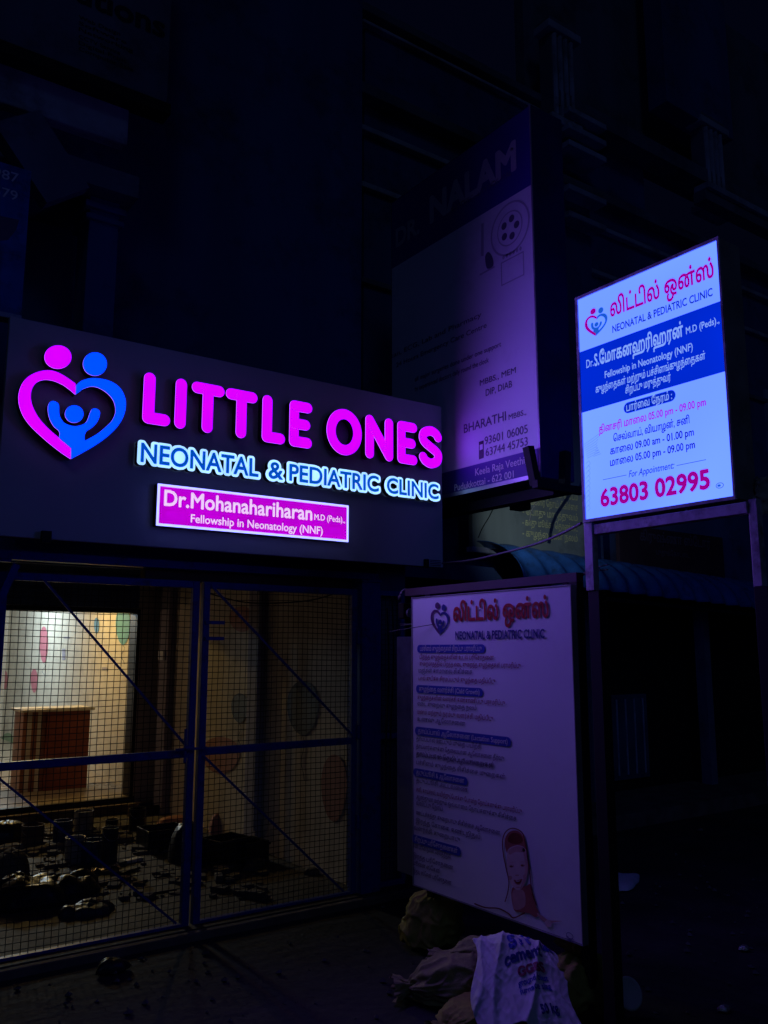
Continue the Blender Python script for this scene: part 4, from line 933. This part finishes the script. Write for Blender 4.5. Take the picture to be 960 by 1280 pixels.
# ================================================================== neighbouring building
nbd = thing('neighbour_building','tall dark neighbouring building with blue bands and fluted pilasters','building',(4.6,6.62,0))
XN, YN = 4.48, 6.6
MB().box(XN,15.5,YN,13,0,7.14).build('wall','wallblue',nbd)
def slab(z0,z1,o_,m='wallpale',x0=XN,x1=15.6): return MB().box(x0-o_,x1,YN-o_,13.1,z0,z1).build('cornice',m,nbd,bevel=.01)
slab(7.141,7.26,.16,'wallnight'); slab(6.80,6.86,.08); slab(6.20,6.26,.06); slab(5.2,5.26,.05,'wallnight')
MB().box(XN+.02,9.0,YN+.02,9,7.27,8.12).build('parapet','wallblue',nbd); slab(8.121,8.22,.10,'wallnight',XN,9.0); slab(8.03,8.07,.05,'wallpale',XN,9.0)
def pil(px, yt, yb_, hw, y=6.32, drop=True):
    f = FY(y); c = f.uv(px,(yt+yb_)/2)[0]; zt_ = f.uv(px,yt)[1]; zb2 = f.uv(px,yb_)[1]; wr = f.uv(px+hw,yt)[0]-f.uv(px,yt)[0]
    pm = MB().fbox(f,c-wr,c+wr,zb2,zt_,-.2,0).build('pilaster','wallnight',nbd)
    for k in range(4): uu = c-wr+wr*2*(k+.5)/4; MB().tube([f.pt(uu,zb2+.02,.004),f.pt(uu,zt_-.02,.004)],wr*.17,8).build('flute','wallpale',pm)
    MB().fbox(f,c-wr*1.5,c+wr*1.5,zt_,zt_+.10,-.2,.06).build('capital','wallpale',pm,bevel=.01); MB().fbox(f,c-wr*1.25,c+wr*1.25,zt_+.101,zt_+.18,-.2,.03).build('capital','wallnight',pm,bevel=.01)
    MB().fbox(f,c-wr*1.4,c+wr*1.4,zb2-.10,zb2,-.2,.05).build('plinth','wallpale',pm,bevel=.01)
    return c, zt_, zb2
c1_,zt1,zb1 = pil(704,48,150,13); c2_,zt2,zb2_ = pil(893,165,258,11)
f = FY(6.28); MB().box(7.0,15,6.3,6.59,8.0,8.2).build('balcony_slab','wallnight',nbd); MB().box(9.6,15,6.05,6.28,7.7,7.79).build('balcony_slab','wallpale',nbd,bevel=.01)
MB().box(9.6,15,6.1,6.29,7.55,7.699).build('balcony_slab','wallnight',nbd)
MB().box(7.0,14,6.8,6.95,8.2,11.5).build('upper_wall','wallnight',nbd)
u_a = f.uv(835,120)[0]; u_b = f.uv(915,120)[0]
MB().box(u_a,u_b,6.3,6.6,8.9,11.3).build('bay','wallblue',nbd,bevel=.01)
for y_ in (165,185,205,258,290):      # stacked mouldings beside the projecting board
    z_ = f.uv(755,y_)[1]; a = f.uv(706,y_)[0]; b = f.uv(752,y_)[0]; MB().box(a,b,6.2,6.599,z_-.035,z_+.035).build('moulding','wallpale',nbd,bevel=.008)
a = f.uv(706,220)[0]; MB().box(a-.1,a+.55,6.4,6.599,0,7.1).build('pier','wallblue',nbd)
# recessed windows and dark shopfront
for x_,z_ in ((6.3,4.3),(9.2,4.3),(11.5,4.3),(9.0,5.6)):
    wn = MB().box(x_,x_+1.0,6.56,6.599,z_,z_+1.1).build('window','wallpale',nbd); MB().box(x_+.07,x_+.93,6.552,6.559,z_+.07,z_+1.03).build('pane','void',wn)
    MB().box(x_+.48,x_+.52,6.545,6.551,z_+.07,z_+1.03).build('mullion','wallnight',wn)
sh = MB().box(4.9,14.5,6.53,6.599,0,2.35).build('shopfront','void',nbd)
for px,py in ((880,900),(735,900)):
    f6 = FY(6.3); u_ = f6.uv(px,py)[0]; MB().box(u_-.06,u_+.06,6.2,6.33,0,2.3).build('pillar','wallnight',nbd)
f6 = FY(6.45); a = f6.uv(768,920); b = f6.uv(812,920); zt_ = f6.uv(790,868)[1]; zb3 = f6.uv(790,974)[1]
dr = MB().box(a[0],b[0],6.47,6.528,max(zb3,0.0),zt_).build('door','door',nbd)
for k in range(4): uu = a[0]+(b[0]-a[0])*(k+.5)/4; MB().box(uu-.01,uu+.01,6.46,6.469,max(zb3,0)+.05,zt_-.05).build('slat','wallpale',dr)
MB().box(4.6,15,5.6,6.59,-.02,.12).build('plinth_step','kerb',nbd)

# green board and dark board under the hospital board
def tilted(y, ang): return Frame((0,y,0),(math.cos(ang),math.sin(ang),0),(math.sin(ang),-math.cos(ang),0))
fg = FY(6.1)
gb_ = thing('tamil_board','dull green painted board with yellow Tamil lines above the blue awning','signboard',(6.2,6.1,2.6))
c = [fg.uv(590,612),fg.uv(590,684),fg.uv(735,700),fg.uv(735,600)]
zt_ = 3.32; zb3 = 2.63; MB().fbox(fg,c[0][0],c[3][0],zb3,zt_,-.06,0).build('board','greenbd',gb_,bevel=.004)
MB().fbox(fg,c[0][0]-.03,c[3][0]+.03,zb3-.05,zb3-.001,-.06,.02).build('lower_trim','wallpale',gb_)
for k,s in enumerate(('கண் பரிசோதனை மையம்','சர்க்கரை நோய் சிகிச்சை','பொது மருத்துவம்','காது மூக்கு தொண்டை','குழந்தைகள் நலம்')):
    y_ = 619+k*13.2; write('- '+s, fg, (653,y_), (722,y_+3.5), 8, 'yellowp', gb_, .003, .012)
fd = FY(6.2); dkb = thing('dark_shop_board','dark reddish shop board with faint Tamil lettering behind the lit box','signboard',(8.5,6.2,2.5))
a, b = fd.uv(775,700), fd.uv(905,700); MB().fbox(fd,a[0],b[0],2.52,3.05,-.05,0).build('board','darkbd',dkb,bevel=.004)
write('கிருஷ்ணா ஸ்டோர்', fd, (800,676),(888,684), 11,'igrey',dkb,.003,.02); write('புதுக்கோட்டை', fd, (820,693),(862,697), 6,'igrey',dkb,.003,.01)
# blue corrugated awning curving down from the wall
aw = thing('corrugated_awning','blue corrugated sheet awning curving out over the dark shopfront','awning',(6.0,6.1,2.3))
dv = Vector((.965,.26,0)); dv = Vector((math.cos(R(3)),math.sin(R(3)),0)); nv = Vector((dv.y,-dv.x,0))
A0 = Vector((5.45,6.13,0)); Lw = 6.2; ni, nj = 260, 18; vs = []
for i in range(ni+1):
    s_ = Lw*i/ni; cr = .030*math.cos(s_*2*math.pi/.30)
    for j in range(nj+1):
        a_ = math.pi/2*(j/nj)*.95; rx_, rz_ = .60, .42
        p = A0+dv*s_+nv*(rx_*math.sin(a_)+cr*math.sin(a_))+Vector((0,0,2.24+rz_*math.cos(a_)+cr*math.cos(a_)-.030*s_)); vs.append(p)
o = MB().add(vs,[(i*(nj+1)+j,i*(nj+1)+j+1,(i+1)*(nj+1)+j+1,(i+1)*(nj+1)+j) for i in range(ni) for j in range(nj)]).build('sheet','awning',aw,smooth=True)
so = o.modifiers.new('t','SOLIDIFY'); so.thickness=.006
MB().beam(A0+nv*.52+Vector((0,0,2.20)),A0+nv*.52+dv*Lw+Vector((0,0,2.02)),.04).build('edge_bar','blk',aw)
MB().beam(A0+nv*.02+Vector((0,0,2.60)),A0+nv*.02+dv*Lw+Vector((0,0,2.41)),.05).build('wall_bar','wallnight',aw)
for k in range(4): q = A0+dv*(.3+1.8*k); MB().beam(q+Vector((0,0,2.1)),q+nv*.5+Vector((0,0,2.2)),.03).build('bracket','blk',aw)

# ================================================================== far left boards
fs_ = FY(5.5)
us = thing('wide_shop_board','huge unlit shop board with dark lettering at the top left corner','signboard',(0.5,5.5,5.5))
ur = fs_.uv(210,100)[0]; MB().fbox(fs_,-2.5,ur,5.53,7.6,-.10,0).build('board','wallnight',us,bevel=.004); MB().fbox(fs_,-2.5,ur+.02,5.45,5.529,-.12,.03).build('lower_trim','blk',us)
write('Solutions', fs_, (30,-22),(206,44), 27,'iblk',us,.003,.03)
for k in range(6): write(('Web Design','Software','Networking','CCTV Service','Digital Print','Computer Sale')[k], fs_, (98,24+k*8),(150+8*(k%3),45+k*8+2*(k%3)), 5,'iblk',us,.003,.01,2)
fb5 = FY(4.95); bb = thing('blue_phone_board','blue board with pale phone digits at the left edge','signboard',(.8,4.95,3.5))
ur = (fb5.uv(38,213)[0]+fb5.uv(28,395)[0])/2; zt_ = fb5.uv(20,208)[1]; MB().fbox(fb5,-.6,ur,3.52,zt_,-.08,0).build('board','awning',bb,bevel=.003)
write('98427 66987', fb5, (-95,200),(23,224), 12,'iwhite',bb,.003,.01); write('94431 12579', fb5, (-95,224),(22,246), 12,'iwhite',bb,.003,.01)
patch('boat_print', fb5, [fb5.uv(*p_) for p_ in ((-20,266),(24,275),(20,288),(10,300),(-20,304))],.003,'igrey',bb)
MB().fbox(fb5,-.6,ur,3.49,3.519,-.08,.01).build('lower_trim','wallpale',bb)

# ================================================================== cables and meter
def cable(name,label,pts,r,m='cable',k=6):
    pts=[Vector(p_) for p_ in pts]; out=[]
    n=len(pts)
    for i in range(n-1):
        p_=[pts[max(0,min(n-1,i+j))] for j in (-1,0,1,2)]
        for t in [q/k for q in range(k)]: out.append(.5*(2*p_[1]+(p_[2]-p_[0])*t+(2*p_[0]-5*p_[1]+4*p_[2]-p_[3])*t*t+(3*p_[1]-p_[0]-3*p_[2]+p_[3])*t**3))
    out.append(pts[-1]); return tag(MB().tube(out,r,6).build(name,m,None,smooth=True),label,'cable')
def mid_pts(pxs, d0, d1):       # points along a span whose ends hang d0 and d1 metres from the camera
    n=len(pxs); out=[]
    for i,(x,y) in enumerate(pxs): d=ray(x,y).normalized(); out.append(EYE+d*(d0+(d1-d0)*i/(n-1)))
    return out
cable('service_cable','thick cable sagging from the long signboard to the lightbox post',mid_pts([(553,704),(590,700),(630,691),(670,680),(700,668),(727,654)],6.3,4.35),.007,'palecable')
cable('drop_wire','upper thin wire across the top of the notice board',mid_pts([(500,780),(545,779),(600,766),(660,748),(710,728),(738,712),(760,706)],5.4,4.1),.003)
cable('drop_wire','lower thin wire looping below the other over the notice board top',mid_pts([(500,782),(560,777),(610,771),(655,757),(700,735),(735,716),(760,712)],5.3,4.1),.003)
cable('drop_wire','faint wire drooping over the notice board emblem',mid_pts([(486,790),(520,784),(560,777),(590,768),(600,762)],5.2,4.7),.0025)
cable('drop_wire','thin black wire hanging down the face of the green board',mid_pts([(678,610),(670,628),(664,640),(662,652)],7.4,7.4),.005)
cable('drop_wire','second thin wire crossing the left part of the green board',mid_pts([(620,628),(612,645),(603,660),(598,672)],7.4,7.4),.004)
cable('gate_wire','loose wire strung behind the top of the right gate leaf',mid_pts([(262,742),(300,752),(340,754),(390,750),(430,738)],6.3,6.3),.005)
for a_,b_ in (((490,745),(487,1060)),((484,760),(482,1000))):
    cable('conduit_wire','dark wire running down between gate post and notice board, '+('nearer the board' if a_[0]==490 else 'nearer the post'),mid_pts([a_,(a_[0]+2,a_[1]+80),(a_[0]-2,a_[1]+180),b_],6.0,6.0),.006)
d_ = ray(508,752).normalized(); mc = EYE+d_*5.6
mt = thing('electric_meter','small dark meter box with a looped conduit beside the notice board top','meter',mc)
MB().box(mc.x-.045,mc.x+.045,mc.y-.03,mc.y+.03,mc.z-.11,mc.z-.01).build('box','blk',mt,bevel=.006)
MB().tube([(mc.x+.055*math.cos(a_),mc.y,mc.z+.015+.06*math.sin(a_)) for a_ in [math.pi*k/12-.1 for k in range(14)]],.010,8).build('conduit','palecable',mt,smooth=True)
MB().tube([(mc.x,mc.y-.05,mc.z-.075),(mc.x,mc.y-.031,mc.z-.075)],.03,16).build('dial','bulb',mt)

bpy.data.objects.remove(tob)
